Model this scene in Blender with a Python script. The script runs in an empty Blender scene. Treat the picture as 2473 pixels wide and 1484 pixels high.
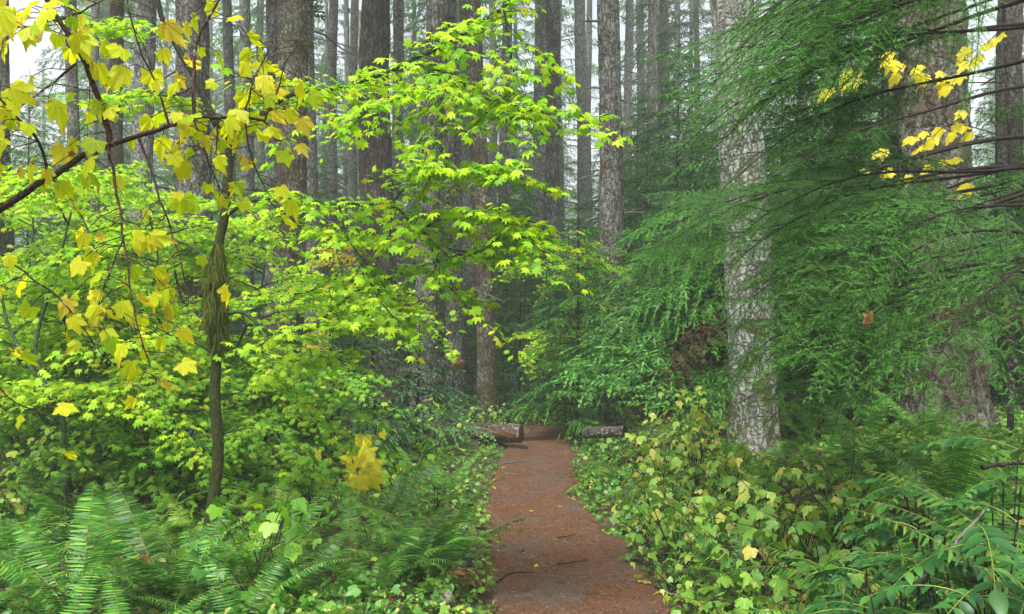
import bpy, math, random
import numpy as np
from mathutils import Vector, Matrix

rng = np.random.default_rng(11)
random.seed(5)
sc = bpy.context.scene
COL = sc.collection
PI = math.pi

# ------------------------------------------------------------------ camera
F, CX, HY, EYE = 2061.0, 1236.5, 800.0, 1.6      # focal length and horizon in pixels of a 2473 wide picture
cam = bpy.data.cameras.new("camera")
co = bpy.data.objects.new("camera", cam)
COL.objects.link(co)
cam.lens = 30.0
cam.sensor_width = 36.0
cam.shift_y = (HY - 742.0) / 2473.0
cam.clip_end = 2000
cam.clip_start = 0.05
co.location = (0, 0, EYE)
co.rotation_euler = (PI / 2, 0, 0)
sc.camera = co


def W(px, py, Y):
    """world point at depth Y that stands at a place of the photograph"""
    return np.array([(px - CX) / F * Y, Y, EYE + (HY - py) / F * Y])


# ------------------------------------------------------------------ noise
def smooth(t):
    t = np.clip(t, 0, 1)
    return t * t * (3 - 2 * t)


def vnoise(u, v, seed=0, pu=0):
    """value noise; pu = period in u"""
    tab = np.random.default_rng(seed).random((256, 256))
    iu = np.floor(u).astype(int); iv = np.floor(v).astype(int)
    fu = u - iu; fv = v - iv
    fu = fu * fu * (3 - 2 * fu); fv = fv * fv * (3 - 2 * fv)
    m = pu if pu else 256
    a = tab[iu % m, iv % 256]; b = tab[(iu + 1) % m, iv % 256]
    c = tab[iu % m, (iv + 1) % 256]; d = tab[(iu + 1) % m, (iv + 1) % 256]
    return (a * (1 - fu) + b * fu) * (1 - fv) + (c * (1 - fu) + d * fu) * fv


# ------------------------------------------------------------------ terrain
PY = np.array([-6, 0, 4.8, 6.6, 8.3, 11, 13.2, 15, 17, 20, 26, 60])
PX = np.array([.9, .62, .43, .33, .17, .36, .42, .0, -.9, -1.8, -5, -20])
PW = np.array([.5, .5, .53, .47, .38, .45, .34, .45, .45, .45, .45, .45])


def pathx(y): return np.interp(y, PY, PX)


def base_z(y):
    return -0.28 * smooth((y - 13.6) / 5.0) + 0.9 * smooth((y - 30) / 60)


def gz(x, y, rough=True):
    x = np.asarray(x, float); y = np.asarray(y, float)
    c = pathx(y); w = np.interp(y, PY, PW)
    t = x - c - w
    h = np.interp(y, [0, 4, 8.5, 14, 20], [.9, .8, .5, .25, .2])
    ww = np.interp(y, [0, 4, 8.5, 14, 20], [1.5, 1.8, 3.0, 3, 4])
    z = base_z(y) + h * smooth(t / ww) + .35 * smooth((t - 3) / 6)
    tl = c - w - x
    z = z + .12 * smooth(tl / .8) + .15 * smooth((tl - 2) / 5)
    out = smooth((np.abs(x - c) - w + .1) / .5)
    if rough:
        z = z + out * (.16 * (vnoise(x * .8 + 50, y * .8 + 50, 3) - .5) + .07 * (vnoise(x * 3 + 90, y * 3 + 90, 4) - .5))
        z = z - .045 * (1 - smooth((np.abs(x - c) - w + .06) / .12)) - .03 * (1 - out)
    return z


def on_ground(px, py):
    Ys = np.linspace(2.0, 60, 3000)
    xs = (px - CX) / F * Ys; zs = EYE + (HY - py) / F * Ys
    hit = np.nonzero(zs <= gz(xs, Ys))[0]
    Y = Ys[hit[0]] if len(hit) else 40.0
    return (px - CX) / F * Y, Y


# ------------------------------------------------------------------ mesh helper
class MB:
    def __init__(s): s.V = []; s.B = []; s.n = 0; s.A = []

    def add(s, V, Fc, mat=0, sm=True):
        V = np.asarray(V, float).reshape(-1, 3); Fc = np.asarray(Fc, int)
        if len(Fc) == 0: return
        s.V.append(V); s.A.append(np.zeros((len(V), 3))); s.B.append((Fc + s.n, mat, sm)); s.n += len(V)

    def tube(s, P, R, k=6, mat=0, cap=True):
        P = np.asarray(P, float); n = len(P); R = np.broadcast_to(np.asarray(R, float), (n,))
        T = np.gradient(P, axis=0); T /= np.linalg.norm(T, axis=1)[:, None] + 1e-12
        ref = np.array([0, 0, 1.0]) if abs(T[0][2]) < .8 else np.array([1.0, 0, 0])
        A = np.cross(T, ref); A /= np.linalg.norm(A, axis=1)[:, None] + 1e-9
        Bn = np.cross(T, A)
        th = np.arange(k) * 2 * PI / k
        V = P[:, None] + R[:, None, None] * (np.cos(th)[None, :, None] * A[:, None] + np.sin(th)[None, :, None] * Bn[:, None])
        i = np.arange(n - 1)[:, None]; j = np.arange(k)[None]
        q = np.stack([i * k + j, i * k + (j + 1) % k, (i + 1) * k + (j + 1) % k, (i + 1) * k + j], -1).reshape(-1, 4)
        s.add(V.reshape(-1, 3), q, mat)
        if cap and k >= 5:
            s.add(V[-1], [list(range(k))], mat, False)

    def place(s, tpl, P, D, N, S, mat=0, sm=True):
        """many copies of a leaf: base P, tip direction D, normal N, size S"""
        P = np.asarray(P, float)
        if len(P) == 0: return
        tv, tf = tpl
        D = np.asarray(D, float); D = D / (np.linalg.norm(D, axis=1)[:, None] + 1e-9)
        Rr = np.cross(D, N); Rr /= np.linalg.norm(Rr, axis=1)[:, None] + 1e-9
        Nn = np.cross(Rr, D)
        S = np.broadcast_to(np.asarray(S, float), (len(P),))
        V = P[:, None] + S[:, None, None] * (tv[None, :, :1] * Rr[:, None] + tv[None, :, 1:2] * D[:, None] + tv[None, :, 2:] * Nn[:, None])
        off = (np.arange(len(P)) * len(tv))[:, None, None]
        for k in (3, 4):
            f = np.array([q for q in tf if len(q) == k])
            if len(f):
                base = s.n
                s.B.append(((f[None] + off).reshape(-1, k) + base, mat, sm))
        s.V.append(V.reshape(-1, 3)); s.A.append(np.tile(tv * [1, 1, 0], (len(P), 1))); s.n += V.shape[0] * V.shape[1]

    def mesh(s, name, mats):
        me = bpy.data.meshes.new(name)
        if s.n == 0: return me
        V = np.concatenate(s.V)
        me.vertices.add(len(V)); me.vertices.foreach_set("co", V.astype(np.float32).ravel())
        li = np.concatenate([b[0].ravel() for b in s.B])
        tot = np.concatenate([np.full(len(b[0]), b[0].shape[1]) for b in s.B])
        mi = np.concatenate([np.full(len(b[0]), b[1]) for b in s.B])
        sm = np.concatenate([np.full(len(b[0]), b[2]) for b in s.B])
        st = np.concatenate([[0], np.cumsum(tot)[:-1]])
        me.loops.add(len(li)); me.loops.foreach_set("vertex_index", li.astype(np.int32))
        me.polygons.add(len(tot)); me.polygons.foreach_set("loop_start", st.astype(np.int32))
        me.polygons.foreach_set("material_index", mi.astype(np.int32))
        me.polygons.foreach_set("use_smooth", sm)
        me.update(calc_edges=True)
        if len(s.A) == len(s.V):
            A = np.concatenate(s.A)
            if A.any():
                at = me.attributes.new("leaf_xy", "FLOAT_VECTOR", "POINT"); at.data.foreach_set("vector", A.astype(np.float32).ravel())
        for m in (mats if isinstance(mats, (list, tuple)) else [mats]): me.materials.append(m)
        return me

    def build(s, name, mats, parent=None):
        return link(name, s.mesh(name, mats), parent)


def link(name, data, parent=None):
    o = bpy.data.objects.new(name, data); COL.objects.link(o)
    if parent is not None: o.parent = parent
    return o


def tag(o, label=None, cat=None, group=None, kind=None):
    if label: o["label"] = label
    if cat: o["category"] = cat
    if group: o["group"] = group
    if kind: o["kind"] = kind
    return o


def thing(name, label, cat, loc=(0, 0, 0), group=None):
    o = link(name, None); o.location = [float(c) for c in loc]; o.empty_display_size = .1
    return tag(o, label, cat, group)


KIDS = {}


def kids(o):
    return list(o.children)


def copy_tree(o, parent=None):
    c = o.copy(); COL.objects.link(c)
    if parent is not None: c.parent = parent
    for ch in kids(o): copy_tree(ch, c)
    return c


def unit(v):
    v = np.asarray(v, float); return v / (np.linalg.norm(v, axis=-1, keepdims=True) + 1e-9)


def curve(pts, n):
    """smooth polyline through the points"""
    P = np.asarray(pts, float)
    Q = np.vstack([2 * P[0] - P[1], P, 2 * P[-1] - P[-2]])
    seg = np.linalg.norm(np.diff(P, axis=0), axis=1)
    u = np.concatenate([[0], np.cumsum(seg)]); t = np.linspace(0, u[-1], n)
    i = np.clip(np.searchsorted(u, t, "right") - 1, 0, len(P) - 2)
    f = ((t - u[i]) / (seg[i] + 1e-9))[:, None]
    a, b, c, d = Q[i], Q[i + 1], Q[i + 2], Q[i + 3]
    return .5 * (2 * b + (c - a) * f + (2 * a - 5 * b + 4 * c - d) * f * f + (3 * b - a - 3 * c + d) * f ** 3)


# ------------------------------------------------------------------ materials
def newmat(name):
    m = bpy.data.materials.new(name); m.use_nodes = True
    nt = m.node_tree; nt.nodes.clear()
    return m, nt, nt.nodes, nt.links


def ramp(nd, stops, interp="LINEAR"):
    r = nd.new("ShaderNodeValToRGB"); cr = r.color_ramp; cr.interpolation = interp
    while len(cr.elements) > 1: cr.elements.remove(cr.elements[-1])
    cr.elements[0].position = stops[0][0]; cr.elements[0].color = (*stops[0][1], 1)
    for p, c in stops[1:]:
        e = cr.elements.new(p); e.color = (*c, 1)
    return r


def g(v): return (v, v, v)


def noise(nd, lk, vec, scale, detail=3, rough=.55):
    n = nd.new("ShaderNodeTexNoise"); n.inputs["Scale"].default_value = scale
    n.inputs["Detail"].default_value = detail; n.inputs["Roughness"].default_value = rough
    if vec is not None: lk.new(vec, n.inputs["Vector"])
    return n


def mixc(nd, lk, fac, a, b):
    m = nd.new("ShaderNodeMix"); m.data_type = "RGBA"
    for s, v in ((0, fac), (6, a), (7, b)):
        if isinstance(v, (int, float)): m.inputs[s].default_value = v
        elif isinstance(v, tuple): m.inputs[s].default_value = (*v, 1)
        else: lk.new(v, m.inputs[s])
    return m.outputs[2]


def math_(nd, lk, op, a, b=0.0, clamp=False):
    m = nd.new("ShaderNodeMath"); m.operation = op; m.use_clamp = clamp
    for s, v in ((0, a), (1, b)):
        if isinstance(v, (int, float)): m.inputs[s].default_value = v
        else: lk.new(v, m.inputs[s])
    return m.outputs[0]


def leafmat(name, stops, transl=.45, tcol=1.25, rough=.45, spec=.35, spots=None, spot_scale=45, spot_t=.62, objvar=0.0, veins=0.0, edge=None):
    m, nt, nd, lk = newmat(name)
    geo = nd.new("ShaderNodeNewGeometry"); tc = nd.new("ShaderNodeTexCoord")
    r = ramp(nd, stops); lk.new(geo.outputs["Random Per Island"], r.inputs[0])
    col = r.outputs[0]
    n = noise(nd, lk, tc.outputs["Object"], 9, 2)
    hs = nd.new("ShaderNodeHueSaturation")
    v = math_(nd, lk, "MULTIPLY_ADD", n.outputs["Fac"], .7); v.node.inputs[2].default_value = .65
    if objvar:
        oi = nd.new("ShaderNodeObjectInfo")
        v2 = math_(nd, lk, "MULTIPLY_ADD", oi.outputs["Random"], objvar); v2.node.inputs[2].default_value = 1 - objvar / 2
        v = math_(nd, lk, "MULTIPLY", v, v2)
    lk.new(v, hs.inputs["Value"]); lk.new(col, hs.inputs["Color"]); col = hs.outputs[0]
    if spots:
        n2 = noise(nd, lk, tc.outputs["Object"], spot_scale, 2)
        rr = ramp(nd, [(spot_t, g(0)), (spot_t + .07, g(1))]); lk.new(n2.outputs["Fac"], rr.inputs[0])
        col = mixc(nd, lk, rr.outputs[0], col, spots)
    if veins or edge:
        at = nd.new("ShaderNodeAttribute"); at.attribute_name = "leaf_xy"
        sx = nd.new("ShaderNodeSeparateXYZ"); lk.new(at.outputs["Vector"], sx.inputs[0])
        ln = nd.new("ShaderNodeVectorMath"); ln.operation = "LENGTH"; lk.new(at.outputs["Vector"], ln.inputs[0]); r_ = ln.outputs["Value"]
        if edge:
            ne = noise(nd, lk, tc.outputs["Object"], 30, 3, .6)
            ev = math_(nd, lk, "MULTIPLY_ADD", ne.outputs["Fac"], .9); lk.new(r_, ev.node.inputs[2])
            oi2 = math_(nd, lk, "MULTIPLY_ADD", geo.outputs["Random Per Island"], -.35); lk.new(ev, oi2.node.inputs[2])
            er = ramp(nd, [(.62, g(0)), (.74, g(.85))]); sc2 = math_(nd, lk, "MULTIPLY", oi2, .5); lk.new(sc2, er.inputs[0])
            col = mixc(nd, lk, er.outputs[0], col, edge)
        an = math_(nd, lk, "ABSOLUTE", math_(nd, lk, "ARCTAN2", sx.outputs[0], sx.outputs[1]))
        dmin = None
        for k in (0.0, .86, 1.92):
            d_ = math_(nd, lk, "ABSOLUTE", math_(nd, lk, "MULTIPLY", math_(nd, lk, "SINE", math_(nd, lk, "SUBTRACT", an, k)), r_))
            dmin = d_ if dmin is None else math_(nd, lk, "MINIMUM", dmin, d_)
        vr = ramp(nd, [(.012, g(veins)), (.035, g(0))]); lk.new(dmin, vr.inputs[0])
        hv = nd.new("ShaderNodeHueSaturation"); hv.inputs["Value"].default_value = 1.45; hv.inputs["Saturation"].default_value = .8; lk.new(col, hv.inputs["Color"])
        col = mixc(nd, lk, vr.outputs[0], col, hv.outputs[0])
    p = nd.new("ShaderNodeBsdfPrincipled"); lk.new(col, p.inputs["Base Color"])
    p.inputs["Roughness"].default_value = rough; p.inputs["Specular IOR Level"].default_value = spec
    t = nd.new("ShaderNodeBsdfTranslucent")
    hs2 = nd.new("ShaderNodeHueSaturation"); hs2.inputs["Value"].default_value = tcol; hs2.inputs["Saturation"].default_value = 1.05
    lk.new(col, hs2.inputs["Color"]); lk.new(hs2.outputs[0], t.inputs["Color"])
    mx = nd.new("ShaderNodeMixShader"); mx.inputs[0].default_value = transl
    lk.new(p.outputs[0], mx.inputs[1]); lk.new(t.outputs[0], mx.inputs[2])
    o = nd.new("ShaderNodeOutputMaterial"); lk.new(mx.outputs[0], o.inputs[0])
    return m


def barkmat(name, dark, mid, lichen, la=.5, moss=None, ma=.0, pscale=16, mossbase=0.0, red=None, fiss=.12, zs=.28):
    """fissured bark with lichen flecks and moss; la / ma = how much of the surface they cover"""
    m, nt, nd, lk = newmat(name)
    tc = nd.new("ShaderNodeTexCoord"); mp = nd.new("ShaderNodeMapping"); mp.inputs["Scale"].default_value = (1, 1, zs)
    oi = nd.new("ShaderNodeObjectInfo"); ad = nd.new("ShaderNodeVectorMath"); ad.operation = "ADD"
    mul = nd.new("ShaderNodeVectorMath"); mul.operation = "SCALE"; mul.inputs[0].default_value = (37, 11, 23)
    lk.new(oi.outputs["Random"], mul.inputs["Scale"])
    lk.new(tc.outputs["Object"], ad.inputs[0]); lk.new(mul.outputs[0], ad.inputs[1])
    vec = ad.outputs[0]; lk.new(vec, mp.inputs[0])
    wob = noise(nd, lk, vec, 9, 2)
    wob2 = noise(nd, lk, vec, 40, 2)
    wv0 = nd.new("ShaderNodeVectorMath"); wv0.operation = "MULTIPLY_ADD"; wv0.inputs[1].default_value = (.035, .035, .035)
    lk.new(wob2.outputs["Color"], wv0.inputs[0]); lk.new(mp.outputs[0], wv0.inputs[2])
    wv = nd.new("ShaderNodeVectorMath"); wv.operation = "MULTIPLY_ADD"; wv.inputs[1].default_value = (.13, .13, .13)
    lk.new(wob.outputs["Color"], wv.inputs[0]); lk.new(wv0.outputs[0], wv.inputs[2])
    vo = nd.new("ShaderNodeTexVoronoi"); vo.feature = "DISTANCE_TO_EDGE"; vo.inputs["Scale"].default_value = pscale
    lk.new(wv.outputs[0], vo.inputs["Vector"])
    fr = ramp(nd, [(0, g(0)), (fiss, g(.55)), (fiss * 3, g(1))]); lk.new(vo.outputs["Distance"], fr.inputs[0])
    nbk = noise(nd, lk, vec, 11, 3, .6); rbk = ramp(nd, [(.5, g(0)), (.7, g(.85))]); lk.new(nbk.outputs["Fac"], rbk.inputs[0])
    frx = math_(nd, lk, "MAXIMUM", fr.outputs[0], rbk.outputs[0])
    fine = noise(nd, lk, mp.outputs[0], 60, 4, .7)
    c0 = mixc(nd, lk, fine.outputs["Fac"], tuple(c * .55 for c in mid), tuple(c * 1.5 for c in mid))
    if red:
        nr = noise(nd, lk, mp.outputs[0], 1.6, 2); rr = ramp(nd, [(.56, g(0)), (.62, g(1))]); lk.new(nr.outputs["Fac"], rr.inputs[0])
        c0 = mixc(nd, lk, rr.outputs[0], c0, red)
    nl = noise(nd, lk, vec, 26, 4, .7); nb = noise(nd, lk, vec, 2.3, 3)
    a = math_(nd, lk, "MULTIPLY_ADD", nb.outputs["Fac"], .75); lk.new(nl.outputs["Fac"], a.node.inputs[2])
    t0 = 1.12 - la * .5
    lr = ramp(nd, [(min(t0 - .09, .98), g(0)), (min(t0 + .10, 1), g(1))])
    sc_ = math_(nd, lk, "MULTIPLY", a, .98); lk.new(sc_, lr.inputs[0])
    c1 = mixc(nd, lk, lr.outputs[0], c0, mixc(nd, lk, fine.outputs["Fac"], tuple(c * .7 for c in lichen), tuple(c * 1.25 for c in lichen)))
    c2 = mixc(nd, lk, frx, dark, c1)
    if moss:
        nm = noise(nd, lk, vec, 4.5, 4, .65); nm2 = noise(nd, lk, vec, 70, 2)
        sx = nd.new("ShaderNodeSeparateXYZ"); lk.new(tc.outputs["Object"], sx.inputs[0])
        hz = nd.new("ShaderNodeMapRange"); hz.inputs[1].default_value = 0; hz.inputs[2].default_value = 3.0
        hz.inputs[3].default_value = mossbase; hz.inputs[4].default_value = 0; lk.new(sx.outputs[2], hz.inputs[0])
        mm = math_(nd, lk, "ADD", nm.outputs["Fac"], hz.outputs[0])
        m2 = math_(nd, lk, "MULTIPLY_ADD", nm2.outputs["Fac"], .18); lk.new(mm, m2.node.inputs[2])
        mr = ramp(nd, [(.78 - ma * .4, g(0)), (.88 - ma * .4, g(1))]); lk.new(m2, mr.inputs[0])
        mc = mixc(nd, lk, nm2.outputs["Fac"], tuple(c * .5 for c in moss), tuple(c * 1.6 for c in moss))
        c2 = mixc(nd, lk, mr.outputs[0], c2, mc)
    p = nd.new("ShaderNodeBsdfPrincipled"); lk.new(c2, p.inputs["Base Color"])
    p.inputs["Roughness"].default_value = .8; p.inputs["Specular IOR Level"].default_value = .25
    hh = math_(nd, lk, "MULTIPLY_ADD", fine.outputs["Fac"], .35); lk.new(frx, hh.node.inputs[2])
    h2 = math_(nd, lk, "MULTIPLY_ADD", lr.outputs[0], .2); lk.new(hh, h2.node.inputs[2])
    b = nd.new("ShaderNodeBump"); b.inputs["Strength"].default_value = .8; b.inputs["Distance"].default_value = .02
    lk.new(h2, b.inputs["Height"]); lk.new(b.outputs[0], p.inputs["Normal"])
    o = nd.new("ShaderNodeOutputMaterial"); lk.new(p.outputs[0], o.inputs[0])
    return m


def plain(name, c1, c2, scale=30, rough=.7, zs=1.0, bump=.4, spec=.3):
    m, nt, nd, lk = newmat(name)
    tc = nd.new("ShaderNodeTexCoord"); mp = nd.new("ShaderNodeMapping"); mp.inputs["Scale"].default_value = (1, 1, zs)
    lk.new(tc.outputs["Object"], mp.inputs[0])
    n = noise(nd, lk, mp.outputs[0], scale, 4, .65)
    r = ramp(nd, [(.35, c1), (.65, c2)]); lk.new(n.outputs["Fac"], r.inputs[0])
    p = nd.new("ShaderNodeBsdfPrincipled"); lk.new(r.outputs[0], p.inputs["Base Color"])
    p.inputs["Roughness"].default_value = rough; p.inputs["Specular IOR Level"].default_value = spec
    b = nd.new("ShaderNodeBump"); b.inputs["Strength"].default_value = bump; b.inputs["Distance"].default_value = .01
    lk.new(n.outputs["Fac"], b.inputs["Height"]); lk.new(b.outputs[0], p.inputs["Normal"])
    o = nd.new("ShaderNodeOutputMaterial"); lk.new(p.outputs[0], o.inputs[0])
    return m


MOSS = (.055, .075, .012)
LICH = (.25, .275, .235)
M = {}
M["bark_lichen"] = barkmat("bark_lichen", (.018, .014, .011), (.075, .058, .045), LICH, .52, MOSS, .12)
M["bark_grey"] = barkmat("bark_grey", (.02, .017, .015), (.10, .088, .078), (.34, .36, .32), .8, MOSS, .05, 20)
M["bark_furrowed"] = barkmat("bark_furrowed", (.018, .013, .010), (.10, .077, .062), (.26, .25, .21), .35, MOSS, .02, 13, zs=.14, fiss=.16)
M["bark_mossy"] = barkmat("bark_mossy", (.02, .015, .008), (.085, .062, .035), (.24, .25, .19), .42, (.055, .055, .014), .2, 18, .12)
M["bark_white"] = barkmat("bark_white", (.05, .038, .03), (.095, .082, .068), (.31, .32, .285), .86, (.07, .075, .02), .2, 15, .15, fiss=.09, zs=.2)
M["bark_red"] = barkmat("bark_red", (.018, .012, .009), (.075, .055, .042), (.24, .26, .22), .66, MOSS, .08, 15, red=(.10, .035, .018))
M["bark_old"] = barkmat("bark_old", (.014, .010, .008), (.08, .06, .042), (.20, .21, .17), .45, (.065, .075, .018), .22, 11, .05, zs=.35, fiss=.07)
M["sapling_bark"] = barkmat("sapling_bark", (.012, .010, .008), (.035, .028, .022), (.2, .22, .18), .3, MOSS, .15, 30)
M["maple_bark"] = barkmat("maple_bark", (.012, .03, .010), (.03, .075, .022), (.10, .16, .09), .25, MOSS, .1, 40, fiss=.03)
M["maple_mossy"] = barkmat("maple_mossy", (.006, .010, .003), (.014, .025, .009), (.06, .08, .035), .15, (.032, .042, .007), .45, 40, .2, fiss=.03)
M["brown_bark"] = barkmat("brown_bark", (.02, .012, .009), (.055, .032, .024), (.25, .24, .2), .12, MOSS, .1, 60, fiss=.03)
M["moss"] = leafmat("moss", [(0, (.035, .055, .005)), (.6, (.075, .105, .012)), (1, (.14, .13, .03))], .35, 1.2, .8, .1)
M["twig"] = plain("twig", (.012, .009, .008), (.035, .026, .02), 40, spec=.12)
M["dead_twig"] = plain("dead_twig", (.05, .045, .038), (.17, .16, .13), 30)
M["vine_leaf"] = leafmat("vine_leaf", [(0, (.11, .30, .010)), (.3, (.24, .48, .010)), (.85, (.42, .60, .010)), (.97, (.5, .55, .02)), (1, (.5, .36, .04))], .5, 1.25, .5, .18, veins=.5)
M["vine_leaf_green"] = leafmat("vine_leaf_green", [(0, (.08, .24, .018)), (.5, (.15, .36, .015)), (.9, (.25, .45, .015)), (1, (.42, .46, .03))], .5, 1.2, .5, .18, veins=.5)
M["yellow_leaf"] = leafmat("yellow_leaf", [(0, (.30, .52, .012)), (.25, (.55, .64, .015)), (.7, (.74, .70, .04)), (.92, (.62, .48, .07)), (.96, (.48, .26, .06)), (1, (.36, .17, .03))], .66, 1.3, .45, .2, (.28, .13, .025), 38, .66, veins=.35, edge=(.42, .20, .04))
M["gold_leaf"] = leafmat("gold_leaf", [(0, (.74, .66, .02)), (1, (.80, .74, .05))], .62, 1.25, .45, .35, (.45, .28, .04), 26, .7, veins=.35, edge=(.5, .3, .05))
M["needle"] = leafmat("needle", [(0, (.025, .095, .014)), (.6, (.05, .18, .022)), (1, (.11, .28, .035))], .35, 1.2, .45, .2, objvar=.5)
M["needle_blue"] = leafmat("needle_blue", [(0, (.05, .14, .05)), (.6, (.085, .21, .075)), (1, (.13, .28, .09))], .35, 1.2, .45, .2, objvar=.5)
M["needle_dead"] = leafmat("needle_dead", [(0, (.022, .015, .009)), (1, (.06, .036, .018))], .2, 1.1, .7, .1)
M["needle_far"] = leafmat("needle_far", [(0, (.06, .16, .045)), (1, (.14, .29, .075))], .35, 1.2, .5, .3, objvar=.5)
M["fern"] = leafmat("fern", [(0, (.03, .12, .018)), (.6, (.06, .20, .022)), (1, (.15, .30, .03))], .3, 1.2, .4, .25, objvar=.9)
M["fern_pale"] = leafmat("fern_pale", [(0, (.14, .30, .03)), (1, (.30, .42, .06))], .4, 1.2, .4, .4, objvar=.5)
M["fern_dead"] = leafmat("fern_dead", [(0, (.16, .06, .02)), (1, (.34, .20, .09))], .3, 1.1, .6, .2, objvar=.8)
M["berry_leaf"] = leafmat("berry_leaf", [(0, (.10, .28, .03)), (.5, (.19, .38, .04)), (.85, (.33, .45, .06)), (.95, (.5, .45, .08)), (1, (.22, .09, .02))], .42, 1.2, .4, .4, (.22, .14, .03), 50, .68, veins=.6, edge=(.34, .26, .06))
M["pale_leaf"] = leafmat("pale_leaf", [(0, (.18, .36, .03)), (.5, (.32, .46, .05)), (.9, (.48, .52, .08)), (.97, (.55, .42, .05)), (1, (.25, .09, .02))], .45, 1.2, .4, .4, (.3, .16, .03), 50, .68, veins=.6, edge=(.42, .22, .05))
M["herb"] = leafmat("herb", [(0, (.06, .20, .03)), (.5, (.11, .30, .035)), (.85, (.22, .40, .05)), (.95, (.45, .45, .1)), (1, (.25, .12, .04))], .4, 1.2, .4, .4)
M["grape_leaf"] = leafmat("grape_leaf", [(0, (.014, .07, .016)), (.7, (.03, .12, .022)), (1, (.07, .19, .03))], .2, 1.2, .36, .4, objvar=.3)
M["rachis"] = plain("rachis", (.10, .15, .02), (.18, .22, .035), 20, .5)
M["fern_stem"] = plain("fern_stem", (.10, .09, .02), (.20, .16, .04), 20, .5)
M["litter"] = leafmat("litter", [(0, (.05, .02, .009)), (.5, (.12, .047, .018)), (.85, (.22, .10, .04)), (1, (.36, .27, .16))], .1, 1, .7, .2)
M["tan_leaf"] = leafmat("tan_leaf", [(0, (.24, .14, .04)), (1, (.34, .22, .07))], .3, 1.1, .6, .3, (.16, .07, .02), 30, .6)
M["dead_leaf"] = leafmat("dead_leaf", [(0, (.09, .035, .012)), (.6, (.22, .10, .03)), (.9, (.4, .28, .10)), (1, (.5, .4, .06))], .25, 1.1, .6, .3)
M["cut_wood"] = plain("cut_wood", (.045, .02, .011), (.12, .055, .028), 14, .7, .5, .5)
M["fresh_wood"] = plain("fresh_wood", (.26, .10, .035), (.42, .22, .09), 10, .7, .5, .5)
M["log_bark"] = barkmat("log_bark", (.018, .013, .01), (.09, .07, .055), (.30, .30, .27), .35, MOSS, .3, 20)
M["stone"] = plain("stone", (.09, .085, .06), (.26, .24, .18), 18, .85)

# ground
def groundmat():
    m, nt, nd, lk = newmat("soil")
    tc = nd.new("ShaderNodeTexCoord"); v = tc.outputs["Object"]
    n1 = noise(nd, lk, v, 1.1, 4); n2 = noise(nd, lk, v, 35, 4, .7); n3 = noise(nd, lk, v, 5, 3)
    c = mixc(nd, lk, n2.outputs["Fac"], (.012, .009, .006), (.085, .05, .026))
    r = ramp(nd, [(.48, g(0)), (.6, g(1))]); lk.new(n3.outputs["Fac"], r.inputs[0])
    c2 = mixc(nd, lk, n2.outputs["Fac"], (.018, .03, .006), (.09, .13, .02))
    c = mixc(nd, lk, r.outputs[0], c, c2)
    p = nd.new("ShaderNodeBsdfPrincipled"); lk.new(c, p.inputs["Base Color"]); p.inputs["Roughness"].default_value = .85
    b = nd.new("ShaderNodeBump"); b.inputs["Strength"].default_value = .8; b.inputs["Distance"].default_value = .03
    lk.new(n2.outputs["Fac"], b.inputs["Height"]); lk.new(b.outputs[0], p.inputs["Normal"])
    o = nd.new("ShaderNodeOutputMaterial"); lk.new(p.outputs[0], o.inputs[0])
    return m


def pathmat():
    m, nt, nd, lk = newmat("needle_path")
    tc = nd.new("ShaderNodeTexCoord"); v = tc.outputs["Object"]
    mp = nd.new("ShaderNodeMapping"); mp.inputs["Scale"].default_value = (1, .55, 1); mp.inputs["Rotation"].default_value = (0, 0, .4); lk.new(v, mp.inputs[0])
    n1 = noise(nd, lk, mp.outputs[0], 75, 5, .8); n2 = noise(nd, lk, v, 1.5, 5, .65); n3 = noise(nd, lk, v, 9, 4, .7)
    n4 = noise(nd, lk, v, 190, 3, .7)
    r1 = ramp(nd, [(.3, (.022, .011, .007)), (.46, (.085, .038, .019)), (.6, (.165, .073, .033)), (.75, (.31, .165, .08))]); lk.new(n1.outputs["Fac"], r1.inputs[0])
    r2 = ramp(nd, [(.3, (.05, .042, .036)), (.6, (.10, .085, .073)), (.8, (.19, .17, .15))]); lk.new(n4.outputs["Fac"], r2.inputs[0])
    a = math_(nd, lk, "MULTIPLY_ADD", n3.outputs["Fac"], .45); lk.new(n2.outputs["Fac"], a.node.inputs[2])
    rf = ramp(nd, [(.70, g(0)), (.84, g(.8))]); lk.new(a, rf.inputs[0])
    c = mixc(nd, lk, rf.outputs[0], r1.outputs[0], r2.outputs[0])
    p = nd.new("ShaderNodeBsdfPrincipled"); lk.new(c, p.inputs["Base Color"]); p.inputs["Roughness"].default_value = .75
    p.inputs["Specular IOR Level"].default_value = .3
    h = math_(nd, lk, "MULTIPLY_ADD", n4.outputs["Fac"], .4); lk.new(n1.outputs["Fac"], h.node.inputs[2])
    b = nd.new("ShaderNodeBump"); b.inputs["Strength"].default_value = .7; b.inputs["Distance"].default_value = .015
    lk.new(h, b.inputs["Height"]); lk.new(b.outputs[0], p.inputs["Normal"])
    o = nd.new("ShaderNodeOutputMaterial"); lk.new(p.outputs[0], o.inputs[0])
    return m


M["soil"] = groundmat(); M["path"] = pathmat()

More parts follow.
